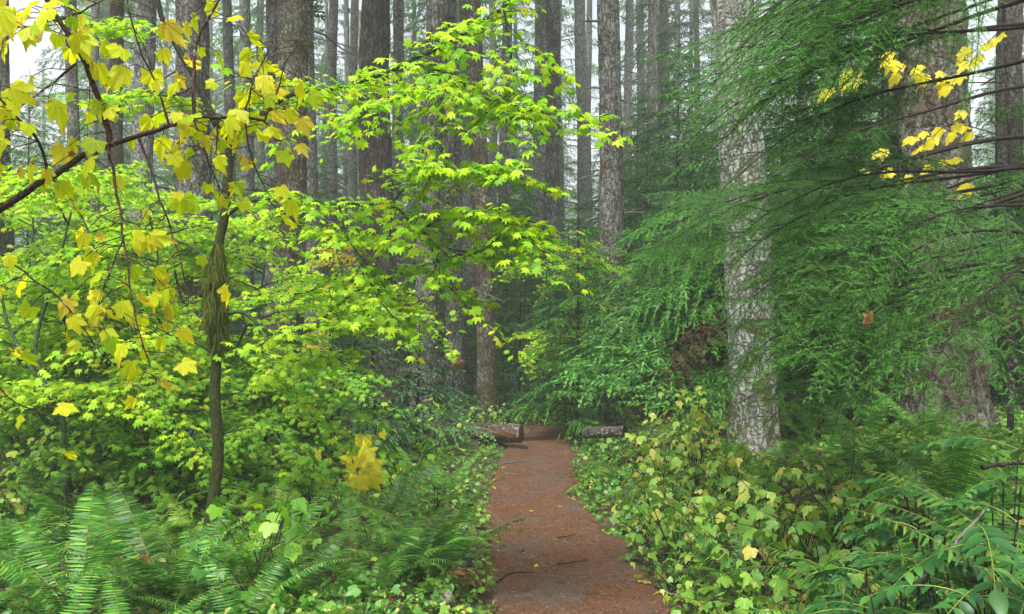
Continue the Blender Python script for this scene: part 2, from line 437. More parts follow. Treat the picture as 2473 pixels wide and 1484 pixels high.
# ------------------------------------------------------------------ leaf shapes (base at origin, tip along +Y, face +Z)
def palmate(angs, rads, notch, droop=.25, teeth=0, fold=.06, seed=0):
    r = np.random.default_rng(seed)
    b = []
    na = [angs[0] - 20] + [(a + c) / 2 for a, c in zip(angs[:-1], angs[1:])] + [angs[-1] + 20]
    nr = [rads[0] * .35] + [notch * (a + c) / 2 for a, c in zip(rads[:-1], rads[1:])] + [rads[-1] * .35]
    pol = lambda a, q: np.array([math.sin(math.radians(a)) * q, math.cos(math.radians(a)) * q])
    for i in range(len(angs)):
        p0 = pol(na[i], nr[i]); p1 = pol(angs[i], rads[i]); p2 = pol(na[i + 1], nr[i + 1])
        b.append((p0, 1))
        out = unit(p1)
        for k in range(teeth):
            t = (k + .6) / (teeth + .6); q = p0 * (1 - t) + p1 * t
            b.append((q + unit(np.array([-(p1 - p0)[1], (p1 - p0)[0]])) * .05, 0)); b.append((q + (p1 - p0) * .06, 0))
        b.append((p1, 0))
        for k in range(teeth):
            t = (k + .4) / (teeth + .6); q = p1 * (1 - t) + p2 * t
            b.append((q - (p2 - p1) * .06, 0)); b.append((q + unit(np.array([-(p2 - p1)[1], (p2 - p1)[0]])) * .05, 0))
    b.append((pol(na[-1], nr[-1]), 1))
    V = [(0, 0, 0)]
    for q, isn in b:
        rr = math.hypot(*q); V.append((q[0], q[1], -droop * rr * rr + (fold if isn else -fold * .3)))
    return np.array(V), [(0, i, i + 1) for i in range(1, len(V) - 1)]


VINE = [palmate([-132, -88, -43, 0, 43, 88, 132], [.55, .8, .95, 1, .95, .8, .55], .66, .2, 0, .05),
        palmate([-120, -75, -36, 2, 40, 80, 125], [.5, .85, .9, 1.05, .98, .75, .5], .6, .35, 0, .08)]
MAPLE = [palmate([-112, -50, 0, 50, 112], [.66, .9, 1.12, .9, .66], .76, .35, 3, .08),
         palmate([-108, -46, 3, 50, 106], [.58, .95, 1.15, .86, .62], .72, .7, 3, .13),
         palmate([-100, -42, -2, 44, 104], [.5, .78, 1.2, .82, .55], .78, .9, 3, .2)]
BERRY = [palmate([-110, -50, 0, 50, 110], [.6, .85, 1.1, .85, .6], .8, .35, 1, .07),
         palmate([-100, -45, 0, 45, 100], [.5, .75, 1.2, .75, .5], .72, .5, 1, .1)]
def ovate(w=.22, droop=.2, fold=.06):
    ys = [0, .25, .55, .8, 1.0]; ws = [.02, w * .9, w, w * .6, 0]
    V = []; Fc = []
    for y, q in zip(ys, ws): V += [(-q, y, -droop * y * y + fold * q / w), (0, y, -droop * y * y), (q, y, -droop * y * y + fold * q / w)]
    for i in range(4):
        a = i * 3; Fc += [(a, a + 1, a + 4, a + 3), (a + 1, a + 2, a + 5, a + 4)]
    return np.array(V, float), Fc
OVATE = ovate(); OVATE_W = ovate(.32, .3)
SMALL = palmate([-90, -40, 0, 40, 90], [.6, .85, 1, .85, .6], .85, .3, 0, .05)
DIAM = (np.array([(0, 0, 0), (-.5, .35, 0), (0, 1, -.05), (.5, .35, 0)], float), [(0, 1, 2, 3)])
NEED = (np.array([(-.5, 0, 0), (.5, 0, 0), (0, 1, -.1)], float), [(0, 1, 2)])

# ------------------------------------------------------------------ setting: ground and path
def build_ground():
    ys = np.concatenate([np.arange(-6, 1.5, .3), np.arange(1.5, 16, .08), np.arange(16, 40, .3), np.geomspace(40, 320, 40)])
    xr = np.concatenate([-np.geomspace(320, 12, 40), np.arange(-11.8, -5, .3), np.arange(-5, 5, .08), np.arange(5, 12, .3), np.geomspace(12, 320, 40)])
    X, Yv = np.meshgrid(xr, ys); Z = gz(X, Yv)
    n, k = X.shape
    i = np.arange(n - 1)[:, None]; j = np.arange(k - 1)[None]
    q = np.stack([i * k + j, i * k + j + 1, (i + 1) * k + j + 1, (i + 1) * k + j], -1).reshape(-1, 4)
    mb = MB(); mb.add(np.stack([X, Yv, Z], -1), q)
    tag(mb.build("ground", M["soil"]), kind="structure")
    ys = np.arange(-5, 19, .06); us = np.linspace(-1, 1, 31)
    Yv, U = np.meshgrid(ys, us, indexing="ij")
    c = pathx(Yv); w = np.interp(Yv, PY, PW) + .16 * (vnoise(Yv * 2.2 + 9, np.sign(U) * 3 + 7.3, 5) - .5) + .10 * (vnoise(Yv * 7 + 9, np.sign(U) * 3 + 7.3, 6) - .5)
    X = c + U * (w + .04)
    Z = base_z(Yv) + .02 * (vnoise(X * 3 + 20, Yv * 3 + 20, 8) - .5) + .014 * (vnoise(X * 12 + 20, Yv * 12 + 20, 9) - .5) - .02 * (1 - U * U) + .02 - .06 * smooth((np.abs(U) - .9) / .1)
    n, k = X.shape
    i = np.arange(n - 1)[:, None]; j = np.arange(k - 1)[None]
    q = np.stack([i * k + j, i * k + j + 1, (i + 1) * k + j + 1, (i + 1) * k + j], -1).reshape(-1, 4)
    mb = MB(); mb.add(np.stack([X, Yv, Z], -1), q)
    tag(mb.build("path", M["path"]), kind="structure")


def pz(x, y): return base_z(y) + .012


build_ground()

# ------------------------------------------------------------------ conifer trunks
def trunk_mb(H, r0, lean=(0, 0), segs=28, rings=160, amp=.06, ridge=20, seed=0, zlow=-.4, flare=.4):
    """tapering, ridged, slightly wandering trunk standing at the origin"""
    f = np.linspace(0, 1, rings); z = zlow + (H - zlow) * (f ** 1.6)
    th = np.arange(segs) * 2 * PI / segs
    Z, T = np.meshgrid(z, th, indexing="ij")
    r = r0 * (1 - .55 * np.clip(Z, 0, None) / max(H, 18)) * (1 + flare * np.exp(-np.clip(Z + .1, 0, None) / .3))
    u = T / (2 * PI)
    d = (vnoise(u * ridge + .6 * vnoise(u * 6, Z * 1.5, seed + 2, 6), Z * 2.6 + seed, seed, ridge) - .5) * 1.2
    d += (vnoise(u * 5, Z * .9 + 3, seed + 1, 5) - .5) * 1.0
    d += (vnoise(u * ridge * 2, Z * 9 + 3, seed + 3, ridge * 2) - .5) * .7
    r = r * (1 + amp * d) * (1 + .25 * np.exp(-np.clip(Z, 0, None) / .35) * (vnoise(u * 6, Z * 0 + seed, seed + 4, 6) - .4) * (flare > .1))
    wx = r0 * .25 * (np.sin(Z * .5 + seed) - math.sin(seed)); wy = r0 * .2 * (np.cos(Z * .42 + seed) - math.cos(seed))
    X = lean[0] * Z + wx + r * np.cos(T); Y = lean[1] * Z + wy + r * np.sin(T)
    k = segs; i = np.arange(rings - 1)[:, None]; j = np.arange(k)[None]
    q = np.stack([i * k + j, i * k + (j + 1) % k, (i + 1) * k + (j + 1) % k, (i + 1) * k + j], -1).reshape(-1, 4)
    mb = MB(); mb.add(np.stack([X, Y, Z], -1), q)
    return mb


def stub_mb(L, r, up=.1, seed=0, fork=False):
    q = np.random.default_rng(seed); mb = MB()
    s = np.linspace(0, 1, 9)
    P = np.stack([s * L, .06 * L * np.sin(s * 5 + seed), up * L * s + .05 * L * np.sin(s * 4)], 1)
    mb.tube(P, r * (1 - .55 * s) * (1 + .25 * q.random(9)), 6)
    if fork:
        b = P[5]; mb.tube(np.stack([b, b + [.15 * L, .15 * L, .12 * L], b + [.3 * L, .2 * L, .14 * L]]), [r * .5, r * .35, r * .15], 5)
    return mb


def frondy_bits(mb, P, n, size, q, mat):
    idx = q.integers(0, len(P), n); D = unit(q.normal(size=(n, 3)) + [0, 0, -1.2])
    mb.place(DIAM, P[idx] + q.normal(size=(n, 3)) * .01, D, q.normal(size=(n, 3)), size * q.uniform(.5, 1.2, n), mat)


# trunks of the photo: x at the top of the picture, x at base, base row (or None), width in px, depth, bark, label
TR = [
    (12, 14, None, 46, 14.0, "bark_lichen", "lichen speckled trunk cut by the left edge of the photo behind yellow leaves"),
    (286, 290, None, 36, 16.0, "bark_mossy", "slim mossy conifer trunk to the left of the grey lichen trunk, upper left"),
    (345, 345, None, 52, 15.5, "bark_grey", "grey lichen covered conifer trunk behind the arching yellow leaved branch"),
    (438, 488, None, 84, 11.5, "bark_lichen", "broad rough conifer trunk directly behind the mossy vine maple, upper left"),
    (655, 655, None, 42, 17.0, "bark_red", "reddish brown trunk half hidden by the mossy trunk with stubs"),
    (708, 674, None, 76, 12.5, "bark_mossy", "thick brown mossy conifer trunk bristling with broken branch stubs"),
    (750, 760, None, 42, 17.0, "bark_grey", "grey conifer trunk just right of the mossy trunk with stubs"),
    (922, 932, None, 78, 15.5, "bark_furrowed", "wide brown conifer trunk with long vertical furrows, left of centre"),
    (958, 966, None, 30, 21.0, "bark_grey", "grey trunk peeping out right behind the wide furrowed trunk"),
    (1044, 1024, None, 56, 14.0, "bark_lichen", "brown lichen trunk in front of the raised broken log"),
    (1072, 1101, None, 45, 15.8, "bark_red", "dark trunk right of the raised broken log's orange end"),
    (1124, 1130, None, 30, 19.0, "bark_grey", "slim grey trunk pressed between two nearer trunks left of the trail"),
    (1150, 1177, None, 44, 14.6, "bark_mossy", "moss based trunk beside the sawn log at the trail edge"),
    (1226, 1226, None, 30, 27.0, "bark_grey", "pale slim trunk in fog just right of the moss based trunk"),
    (1306, 1318, None, 42, 24.0, "bark_grey", "left one of the twin misty trunks above the trail's far end"),
    (1328, 1334, None, 40, 22.5, "bark_lichen", "right one of the twin misty trunks above the trail's far end"),
    (1400, 1402, None, 34, 30.0, "bark_grey", "pale foggy trunk between the twin trunks and the red streaked trunk"),
    (1459, 1466, None, 60, 14.0, "bark_red", "lichen trunk with a rusty red vertical streak right of the trail"),
    (1580, 1582, None, 28, 25.0, "bark_grey", "dim slender trunk in fog right of the red streaked trunk"),
    (1780, 1822, None, 106, 8.6, "bark_white", "big whitish lichen barked conifer trunk standing right of the trail"),
    (2282, 2284, None, 172, 8.8, "bark_old", "massive rough barked old trunk behind the hemlock boughs, far right"),
    (2446, 2448, None, 58, 13.0, "bark_old", "brown trunk at the right edge beyond the massive old trunk"),
    (546, 548, None, 28, 24.0, "bark_lichen", "dim lichen trunk between the broad rough trunk and the reddish one"),
    (592, 594, None, 30, 22.0, "bark_grey", "pale grey trunk left beside the reddish brown trunk, top left"),
    (805, 806, None, 28, 29.0, "bark_grey", "pale straight foggy trunk left of the wide furrowed trunk"),
    (857, 858, None, 24, 27.0, "bark_grey", "misty thin trunk touching the wide furrowed trunk's left side"),
    (838, 838, None, 16, 34.0, "bark_grey", "thin far misty trunk midway left of the wide furrowed trunk"),
    (1190, 1190, None, 20, 32.0, "bark_grey", "faint thin trunk in the fog behind the green maple branch, centre"),
    (1105, 1106, None, 24, 26.0, "bark_grey", "misty trunk between the dark trunk and the slim grey trunk"),
    (1345, 1350, None, 20, 31.0, "bark_grey", "faint trunk close behind the right twin misty trunk"),
    (1420, 1421, None, 18, 38.0, "bark_grey", "faint narrow trunk close right behind the pale foggy trunk"),
    (1520, 1520, None, 24, 33.0, "bark_grey", "faint foggy trunk directly right of the red streaked trunk"),
    (1545, 1546, None, 14, 42.0, "bark_grey", "very thin faint trunk left of the dim slender trunk in fog"),
    (1610, 1611, None, 18, 37.0, "bark_grey", "first of three thin foggy trunks right of the dim slender trunk"),
    (1637, 1638, None, 18, 35.0, "bark_grey", "second of three thin foggy trunks right of the dim slender trunk"),
    (1668, 1668, None, 13, 42.0, "bark_grey", "third of three thin foggy trunks right of the dim slender trunk"),
    (176, 178, None, 32, 22.0, "bark_lichen", "dim trunk glimpsed behind maple leaves near the upper left corner"),
    (232, 232, None, 24, 27.0, "bark_grey", "thin dim trunk behind leaves, left of the slim mossy trunk"),
    (2020, 2022, None, 26, 20.0, "bark_grey", "dim trunk glimpsed between hemlock boughs left of the old trunk"),
    (2160, 2162, None, 30, 18.0, "bark_grey", "dim grey trunk glimpsed close left of the massive old trunk"),
]


HIGH = []


def high_crown():
    for k in range(2):
        HIGH.append([b.mesh(n, M[m]) for b, n, m in zip(crown_mesh(KIT_FAR, 15, 0, 42, 3.4, 950 + k, .5), ("branches", "crown"), ("dead_twig", "needle_far"))])


def big_tree(i, s):
    xt, xb, _, w, Y, mat, label = s
    bx = (xb - CX) / F * Y; tx = (xt - CX) / F * Y
    bz = float(gz(bx, Y)); topz = EYE + HY / F * Y
    r = w / 2 / F * Y
    H = max(20.0, min(30.0, topz * 1.35 + 4))
    near = Y < 16.5
    r *= 1 / (1 - .55 * .5 * min(topz, H) / max(H, 18)) * .97
    t = thing("conifer_tree", label, "tree", (bx, Y, bz), "tall conifer trunks" if near else "misty conifer trunks")
    mb = trunk_mb(H, r, ((tx - bx) / topz, 0), 56 if w > 70 else (36 if near else 16), 420 if w > 70 else (260 if near else 90),
                  .16 if mat in ("bark_furrowed", "bark_old") else .12, 26 if w > 70 else 18, 20 + i)
    mb.build("trunk", M[mat], t)
    q = np.random.default_rng(100 + i)
    lx = (tx - bx) / topz
    # dead branch stubs
    ns = {5: 15, 17: 16, 3: 8, 19: 5, 20: 6}.get(i, 4 if near else 7)
    for k in range(ns):
        z = q.uniform(1.6, topz * 1.02); a = q.uniform(0, 2 * PI)
        if i == 5: a = q.choice([-.15, .25, PI + .1, -.5, -.9]) + q.normal() * .2
        L = q.uniform(.12, .45) if near else q.uniform(.5, 1.6)
        rr = q.uniform(.012, .026) if near else q.uniform(.010, .02)
        if i == 5: L *= 1.25; rr *= 1.2
        sm = stub_mb(L + r, rr, q.uniform(-.25, .3), int(q.integers(99)), k % 2 == 0)
        if i == 5:
            n = 60; xs = q.uniform(r, L + r, n)
            sm.place(DIAM, np.stack([xs, q.normal(size=n) * rr, q.normal(size=n) * rr + .0], 1), q.normal(size=(n, 3)) * .5 + [0, 0, -1], q.normal(size=(n, 3)), q.uniform(.02, .05, n), 1)
        o = sm.build("branch_stub", [M["dead_twig"] if i != 5 else M["bark_mossy"], M["moss"]], t)
        o.location = (lx * z, 0, z); o.rotation_euler = (0, 0, a)
    if not HIGH: high_crown()
    c = link("crown", HIGH[i % 2][1], t); zc = min(max(topz + 2.5, 10), H - 6); sz = (H + 2 - zc) / 15
    c.location = (lx * zc, 0, zc); c.scale = (1, 1, sz); c.rotation_euler = (0, 0, i * 1.3)
    b = link("branches", HIGH[i % 2][0], c)
    return t, lx, r, H


# ------------------------------------------------------------------ hemlock boughs
def bough(L, seed, lod=0, droop=.22, width=.30, bare=.1):
    """flat drooping spray along +X; returns (wood, needles) builders.  lod 0 = single needles, 1 = twiglets, 2 = coarse twigs"""
    q = np.random.default_rng(seed); wood = MB(); nd = MB()
    s = np.linspace(0, 1, 14)
    ax = np.stack([L * s, L * (.03 * np.sin(s * 4 + seed) + .012 * np.sin(s * 11 + 2 * seed)), L * (.012 * np.sin(s * 9 + seed) - .012 * math.sin(seed) + (.05 if lod == 0 else .10) * np.sin(s * 2.6) - droop * s * s)], 1)
    if lod < 2: wood.tube(ax, (.0048 * L + .003) * (1 - .85 * s), 6 if lod == 0 else 4)
    else: wood.tube(ax, (.006 * L + .004) * (1 - .85 * s), 3, 0, False)
    sp = [.11, .075, .16][lod]
    ss = np.arange(.08, .985, sp / L)
    seg = []
    for i, si in enumerate(ss):
        for sd in (-1, 1):
            if q.random() < .1 + (.5 if si < .2 else 0) + (.85 if lod == 0 and si < bare else 0): continue
            u = np.clip(si + q.uniform(-.5, .5) * sp / L, .03, .99)
            p = np.array([np.interp(u, s, ax[:, c]) for c in range(3)])
            ll = L * width * (1.15 - u) ** .8 * min(1, .35 + u * 2.2) * q.uniform(.5, 1.3) + .05
            if lod == 0: ll = min(ll * 1.15, .62)
            an = math.radians(q.uniform(46, 80) * (1 - .35 * u)) * sd
            d = np.array([math.cos(an), math.sin(an), q.uniform(-.12, .16)])
            t = np.linspace(0, 1, 6)
            bend = q.uniform(.25, .75)
            lat = p + np.outer(t * ll, d) + np.stack([.12 * ll * t * t, 0 * t, -bend * ll * t * t], 1)
            if lod == 0: wood.tube(lat, .0032 * (1 - .6 * t), 3, 0, False)
            elif lod == 1: wood.tube(lat[[0, 2, 5]], .0028 * np.array([1, .7, .3]), 3, 0, False)
            for a, b in zip(lat[:-1], lat[1:]): seg.append((a, b, 1.0))
            if lod == 2: continue
            sub = np.arange(.12, 1.0, .030 / ll if lod == 0 else .05 / ll)
            for j, v in enumerate(sub):
                for s2 in (-1, 1):
                    if q.random() < .15: continue
                    pp = np.array([np.interp(v, t, lat[:, c]) for c in range(3)])
                    k = min(4, int(v * 5)); dd = unit(lat[k + 1] - lat[k])
                    side = unit(np.cross(dd, [0, 0, 1])) * s2
                    sl = min(.12, ll * .32) * (1.1 - v) * q.uniform(.5, 1.15) + .014
                    e = unit(dd * .6 + side * .85 + np.array([0, 0, q.uniform(-.45, .12)])) * sl
                    seg.append((pp, pp + e, .85))
    A = np.array([a for a, b, c in seg]); B = np.array([b for a, b, c in seg]); d = B - A; ln = np.linalg.norm(d, axis=1)
    if lod == 0:
        n = np.maximum(2, (ln * 170).astype(int)); ix = np.repeat(np.arange(len(A)), n * 2)
        tt = q.random(len(ix)); P = A[ix] + d[ix] * tt[:, None]; dd = unit(d[ix])
        sd = unit(np.cross(dd, [0, 0, 1.0])) * np.where(q.random(len(ix)) < .5, -1, 1)[:, None]
        D = dd * .55 + sd + np.stack([0 * tt, 0 * tt, q.uniform(-.35, .45, len(ix))], 1)
        tpl = (NEED[0] * np.array([.22, 1, 1]), NEED[1])
        D1 = unit(d); R1 = unit(np.cross(D1, np.array([0, 0, 1.0]) + q.normal(size=D1.shape) * .3)) * .0020
        V1 = np.stack([A, A + d * .4 - R1, A + d * 1.04, A + d * .4 + R1], 1)
        nd.add(V1.reshape(-1, 3), np.arange(len(A) * 4).reshape(-1, 4), 0, False)
        nd.place(tpl, P, D, q.normal(size=(len(ix), 3)) * .35 + [0, 0, 1], q.uniform(.011, .020, len(ix)), 0, False)
    elif lod == 1:
        tpl = (DIAM[0] * np.array([1, 1, 1]), DIAM[1])
        wdt = .026
        D = unit(d); R = unit(np.cross(D, np.array([0, 0, 1.0]) + q.normal(size=D.shape) * .3))
        a = A; V = np.stack([a, a + d * .35 - R * wdt / 2, a + d * 1.1, a + d * .35 + R * wdt / 2], 1)
        nd.add(V.reshape(-1, 3), np.arange(len(A) * 4).reshape(-1, 4), 0, False)
    else:
        D = unit(d); R = unit(np.cross(D, np.array([0, 0, 1.0]) + q.normal(size=D.shape) * .4))
        V = []
        for k in range(3):
            p0 = A + d * (k / 3) + R * q.normal(size=(len(A), 1)) * .02
            sdv = np.where(q.random(len(A)) < .5, -1, 1)[:, None] * R
            e = D * .10 + sdv * q.uniform(.03, .09, (len(A), 1)) + np.array([0, 0, -.03])
            rr = unit(np.cross(e, [0, 0, 1.0])) * .026
            V.append(np.stack([p0 - rr, p0 + rr, p0 + e], 1))
        V = np.concatenate(V)
        nd.add(V.reshape(-1, 3), np.arange(len(V) * 3).reshape(-1, 3), 0, False)
    return wood, nd


class BoughKit:
    """bough meshes shared by the trees that stand at about the same distance"""
    def __init__(s, lod, lens, nvar, needle, bare=.1):
        s.items = []
        for L in lens:
            for k in range(nvar):
                w, n = bough(L, 31 * k + int(L * 100) + lod, lod, random.uniform(.12, .3), random.uniform(.26, .36), bare)
                s.items.append((L, w.mesh("bough", M["twig"]), n.mesh("needles", M[needle]), w, n))

    def pick(s, L):
        d = sorted(s.items, key=lambda it: abs(math.log(it[0] / L)) + random.uniform(0, .12))
        return d[0]


def bough_matrix(p0, p1, L, roll):
    x = Vector(p1) - Vector(p0); ln = x.length; x.normalize()
    z = Vector((0, 0, 1)) - x * x.z; z.normalize(); y = z.cross(x)
    m = Matrix((x, y, z)).transposed() @ Matrix.Rotation(roll, 3, 'X')
    m = m.to_4x4() @ Matrix.Scale(ln / L, 4)
    m.translation = Vector(p0); return m


def put_bough(tree, kit, p0, p1, roll=None, mat=None):
    """a bough of its own under its tree; p0 and p1 in the tree's own space"""
    ln = (Vector(p1) - Vector(p0)).length
    L, wm, nm, _, _ = kit.pick(ln)
    # the mesh tip hangs below its axis: aim a little higher
    m = bough_matrix(p0, p1, L, random.uniform(-.35, .35) if roll is None else roll)
    o = link("bough", wm, tree); o.matrix_local = m
    n = link("needles", nm, o)
    return o


def crown_mesh(kit, H, z0, n, lmax, seed, shape=1.0):
    """whole crown of a young hemlock as one mesh"""
    q = np.random.default_rng(seed); W_ = MB(); N_ = MB()
    for k in range(n):
        f = (k + q.random()) / n; z = z0 + (H - z0) * f
        L = lmax * ((1 - f) ** shape) * q.uniform(.6, 1.1) + .12; a = k * 2.4 + q.uniform(-.5, .5)
        it = kit.pick(L); e = np.array([math.cos(a), math.sin(a), q.uniform(-.15, .18) + .15 * f])
        m = np.array(bough_matrix((0, 0, z), tuple(np.array([0, 0, z]) + unit(e) * L), it[0], q.uniform(-.3, .3)))
        for src, dst in ((it[3], W_), (it[4], N_)):
            if src.n == 0: continue
            V = np.concatenate(src.V) @ m[:3, :3].T + m[:3, 3]
            base = dst.n; dst.V.append(V); dst.n += len(V)
            for b in src.B: dst.B.append((b[0] + base, b[1], b[2]))
    return W_, N_


KIT_NEAR = BoughKit(0, [.7, 1.2, 1.9, 2.7], 2, "needle", .22)
KIT_BARE = BoughKit(0, [1.9, 2.4, 2.9], 2, "needle", .5)
KIT_MID = BoughKit(1, [.5, 1.0, 1.6, 2.4], 2, "needle")
KIT_DEAD = BoughKit(1, [1.2], 2, "needle_dead")
KIT_BLUE = BoughKit(1, [.5, 1.0, 1.6, 2.4], 2, "needle_blue")
KIT_FAR = BoughKit(2, [.8, 1.6, 2.8, 4.0], 2, "needle_far")

TREES = [big_tree(i, s) for i, s in enumerate(TR)]

# branches with foliage on the misty trunks of the middle distance
def far_conifer(seed, H=26, r=.24, z0=1.5):
    q = np.random.default_rng(seed)
    t = thing("conifer_tree", None, "tree", (0, 0, -100))
    trunk_mb(H, r, (q.normal() * .004, 0), 10, 40, .06, 10, seed).build("trunk", M["bark_grey"], t)
    w, n = crown_mesh(KIT_FAR, H, z0, 170, 4.2, seed, .5)
    c = n.build("crown", M["needle_far"], t); w.build("branches", M["dead_twig"], c)
    mb = MB()
    for k in range(34):
        z = q.uniform(1.5, z0 + 6); a = q.uniform(0, 2 * PI); L = q.uniform(.6, 2.4); s = np.linspace(0, 1, 6)
        d = np.array([math.cos(a), math.sin(a)])
        P = np.stack([d[0] * L * s, d[1] * L * s, z + L * (.18 * s - .45 * s * s)], 1)
        mb.tube(P, .014 * (1 - .75 * s), 3, 0, False)
        for v in (2, 3, 4):
            e = np.array([q.normal(), q.normal(), -.6]) * .3
            mb.tube(np.stack([P[v], P[v] + e * .5, P[v] + e]), [.005, .004, .002], 3, 0, False)
    mb.build("dead_branches", M["dead_twig"], t)
    return t


FARP = [far_conifer(501), far_conifer(502, 25, .19, 1.0), far_conifer(503, 27, .28, 3)]


def add_far():
    q = np.random.default_rng(77); used = [False] * 3; pts = []
    tries = 0
    while len(pts) < 200 and tries < 6000:
        tries += 1
        Y = 36 + 115 * q.random() ** 1.05; px = q.uniform(-800, 3250)
        x = (px - CX) / F * Y
        if any((x - a) ** 2 + (Y - b) ** 2 < 3.2 ** 2 for a, b in pts): continue
        pts.append((x, Y))
    for k, (x, Y) in enumerate(pts):
        i = k % 3
        if not used[i]: o = FARP[i]; used[i] = True
        else: o = copy_tree(FARP[i])
        s = q.uniform(.85, 1.05)
        o.location = (x, Y, float(gz(x, Y))); o.rotation_euler = (0, 0, q.uniform(0, 6.28)); o.scale = (s, s, s)
        tag(o, "slender grey conifer dissolving into the pale fog deep in the forest", "tree", "far conifers fading into the fog")


add_far()

# ------------------------------------------------------------------ young hemlocks of the middle distance
def sapling_proto(seed, H, z0, n, lmax, kit, needle, r=.045):
    t = thing("young_hemlock", None, "tree", (0, 0, -100))
    s = np.linspace(0, 1, 40); mb = MB()
    mb.tube(np.stack([.03 * np.sin(s * 5 + seed), .03 * np.cos(s * 4), -.3 + s * (H + .3)], 1), r * (1 - .93 * s), 9); mb.build("trunk", M["sapling_bark"], t)
    w, nn = crown_mesh(kit, H - .1, z0, n, lmax, seed, .75)
    c = nn.build("crown", M[needle], t); w.build("branches", M["twig"], c)
    return t


SAP = [sapling_proto(601, 5.2, .4, 80, 1.7, KIT_MID, "needle"), sapling_proto(602, 3.2, .25, 56, 1.25, KIT_BLUE, "needle_blue"),
       sapling_proto(603, 7.5, .6, 100, 2.1, KIT_MID, "needle"), sapling_proto(604, 2.2, .15, 44, .95, KIT_BLUE, "needle_blue")]
SAPL = [  # px, depth, proto, scale, label
    (905, 9.4, 3, .82, "small dark hemlock standing between the lime maples and the sawn log, nearer one"),
    (1010, 10.6, 3, .85, "small dark hemlock right behind the sawn log's far end"),
    (800, 10.0, 3, .8, "small dark hemlock under the lime maples left of the nearer dark hemlock"),
    (1395, 12.6, 0, .72, "thin young hemlock with dark stem just left of the red streaked trunk"),
    (1268, 18.0, 0, .85, "young hemlock at the far end of the trail, left of the twin trunks"),
    (1225, 21.0, 2, .8, "tall young hemlock in mist behind the moss based trunk"),
    (1636, 15.0, 2, .95, "tall young hemlock with thin straight stem between red streaked and whitish trunks"),
    (1560, 18.0, 2, .9, "young hemlock in light mist right of the red streaked trunk"),
    (1700, 19.0, 2, .95, "misty young hemlock close left of the whitish trunk"),
    (1440, 20.0, 0, .9, "young hemlock partly behind the red streaked trunk, low in the mist"),
    (1115, 18.5, 0, .7, "low young hemlock behind the raised broken log"),
    (985, 17.5, 1, 1.0, "young hemlock under the wide furrowed trunk"),
    (790, 20.0, 2, .8, "tall misty young hemlock left of the wide furrowed trunk"),
    (610, 20.0, 2, .8, "misty young hemlock behind the reddish brown trunk"),
    (215, 19.0, 2, .95, "young hemlock behind the slim mossy trunk, upper left"),
    (-120, 13.0, 2, .9, "young hemlock outside the left edge of the photo, nearer one"),
    (-260, 17.0, 2, 1.0, "young hemlock outside the left edge of the photo, farther one"),
    (2660, 12.0, 2, 1.0, "young hemlock outside the right edge of the photo"),
    (70, 17.0, 2, .9, "young hemlock near the left edge behind the maple leaves"),
    (420, 22.0, 2, .9, "misty young hemlock behind the broad rough trunk"),
    (320, 8.8, 3, .9, "small bluish hemlock low behind the left maple stems"),
    (165, 8.2, 3, .8, "small dark hemlock behind the leftmost maple stem"),
    (1345, 15.5, 3, .8, "small hemlock beside the trail's vanishing end"),
    (1985, 9.6, 2, .75, "young hemlock with slim dark stem, left one of three beyond the boughs"),
    (2060, 10.2, 2, .8, "young hemlock with slim dark stem, middle one of three beyond the boughs"),
    (2128, 11.0, 2, .9, "young hemlock with slim dark stem, right one of three beyond the boughs"),
    (1890, 16.0, 2, .9, "young hemlock in mist right behind the whitish trunk"),
    (2080, 18.0, 2, .9, "hazy young hemlock between the whitish trunk and the massive old trunk"),
    (2400, 11.5, 0, .9, "young hemlock right of the massive old trunk"),
    (1470, 26.0, 2, 1.05, "pale green young hemlock far back in the mist, centre right"),
    (1180, 27.0, 2, 1.0, "pale green young hemlock far back in the mist, centre left"),
    (1650, 28.0, 2, 1.1, "pale green young hemlock far back left of the whitish trunk"),
    (900, 27.0, 2, 1.0, "pale green young hemlock far back behind the wide furrowed trunk"),
    (700, 28.0, 2, 1.1, "pale green young hemlock far back behind the mossy trunk with stubs"),
    (480, 26.0, 2, 1.1, "pale green young hemlock far back, left of the reddish brown trunk"),
    (1300, 30.0, 2, 1.3, "pale green hemlock far back exactly behind the twin misty trunks"),
    (1540, 24.0, 2, 1.1, "soft green young hemlock behind the dim slender trunk's foot"),
    (1740, 26.0, 2, 1.3, "soft green young hemlock in mist by the whitish trunk's left edge"),
    (830, 34.0, 2, 1.4, "blurred tall hemlock deep in mist left of the wide furrowed trunk"),
    (1270, 23.0, 2, .85, "fresh green young hemlock rising beyond the trail's far end"),
    (1370, 22.0, 0, .9, "low green hemlock right of the twin misty trunks"),
    (1150, 24.0, 2, .85, "fresh green young hemlock in mist behind the dark trunk"),
    (1255, 16.0, 1, .9, "bluish young hemlock among bushes where the trail bends away"),
    (1310, 17.5, 1, 1.0, "bluish young hemlock in front of the twin misty trunks"),
    (1040, 24.0, 2, .9, "misty young hemlock behind the brown lichen trunk"),
]
_su = set()
for px, Y, k, s, lab in SAPL:
    x = (px - CX) / F * Y
    if k in _su: o = copy_tree(SAP[k])
    else: o = SAP[k]; _su.add(k)
    o.location = (x, Y, float(gz(x, Y))); o.rotation_euler = (0, 0, random.uniform(0, 6.28)); o.scale = (s, s, s)
    tag(o, lab, "tree", "young hemlocks under the tall trunks")

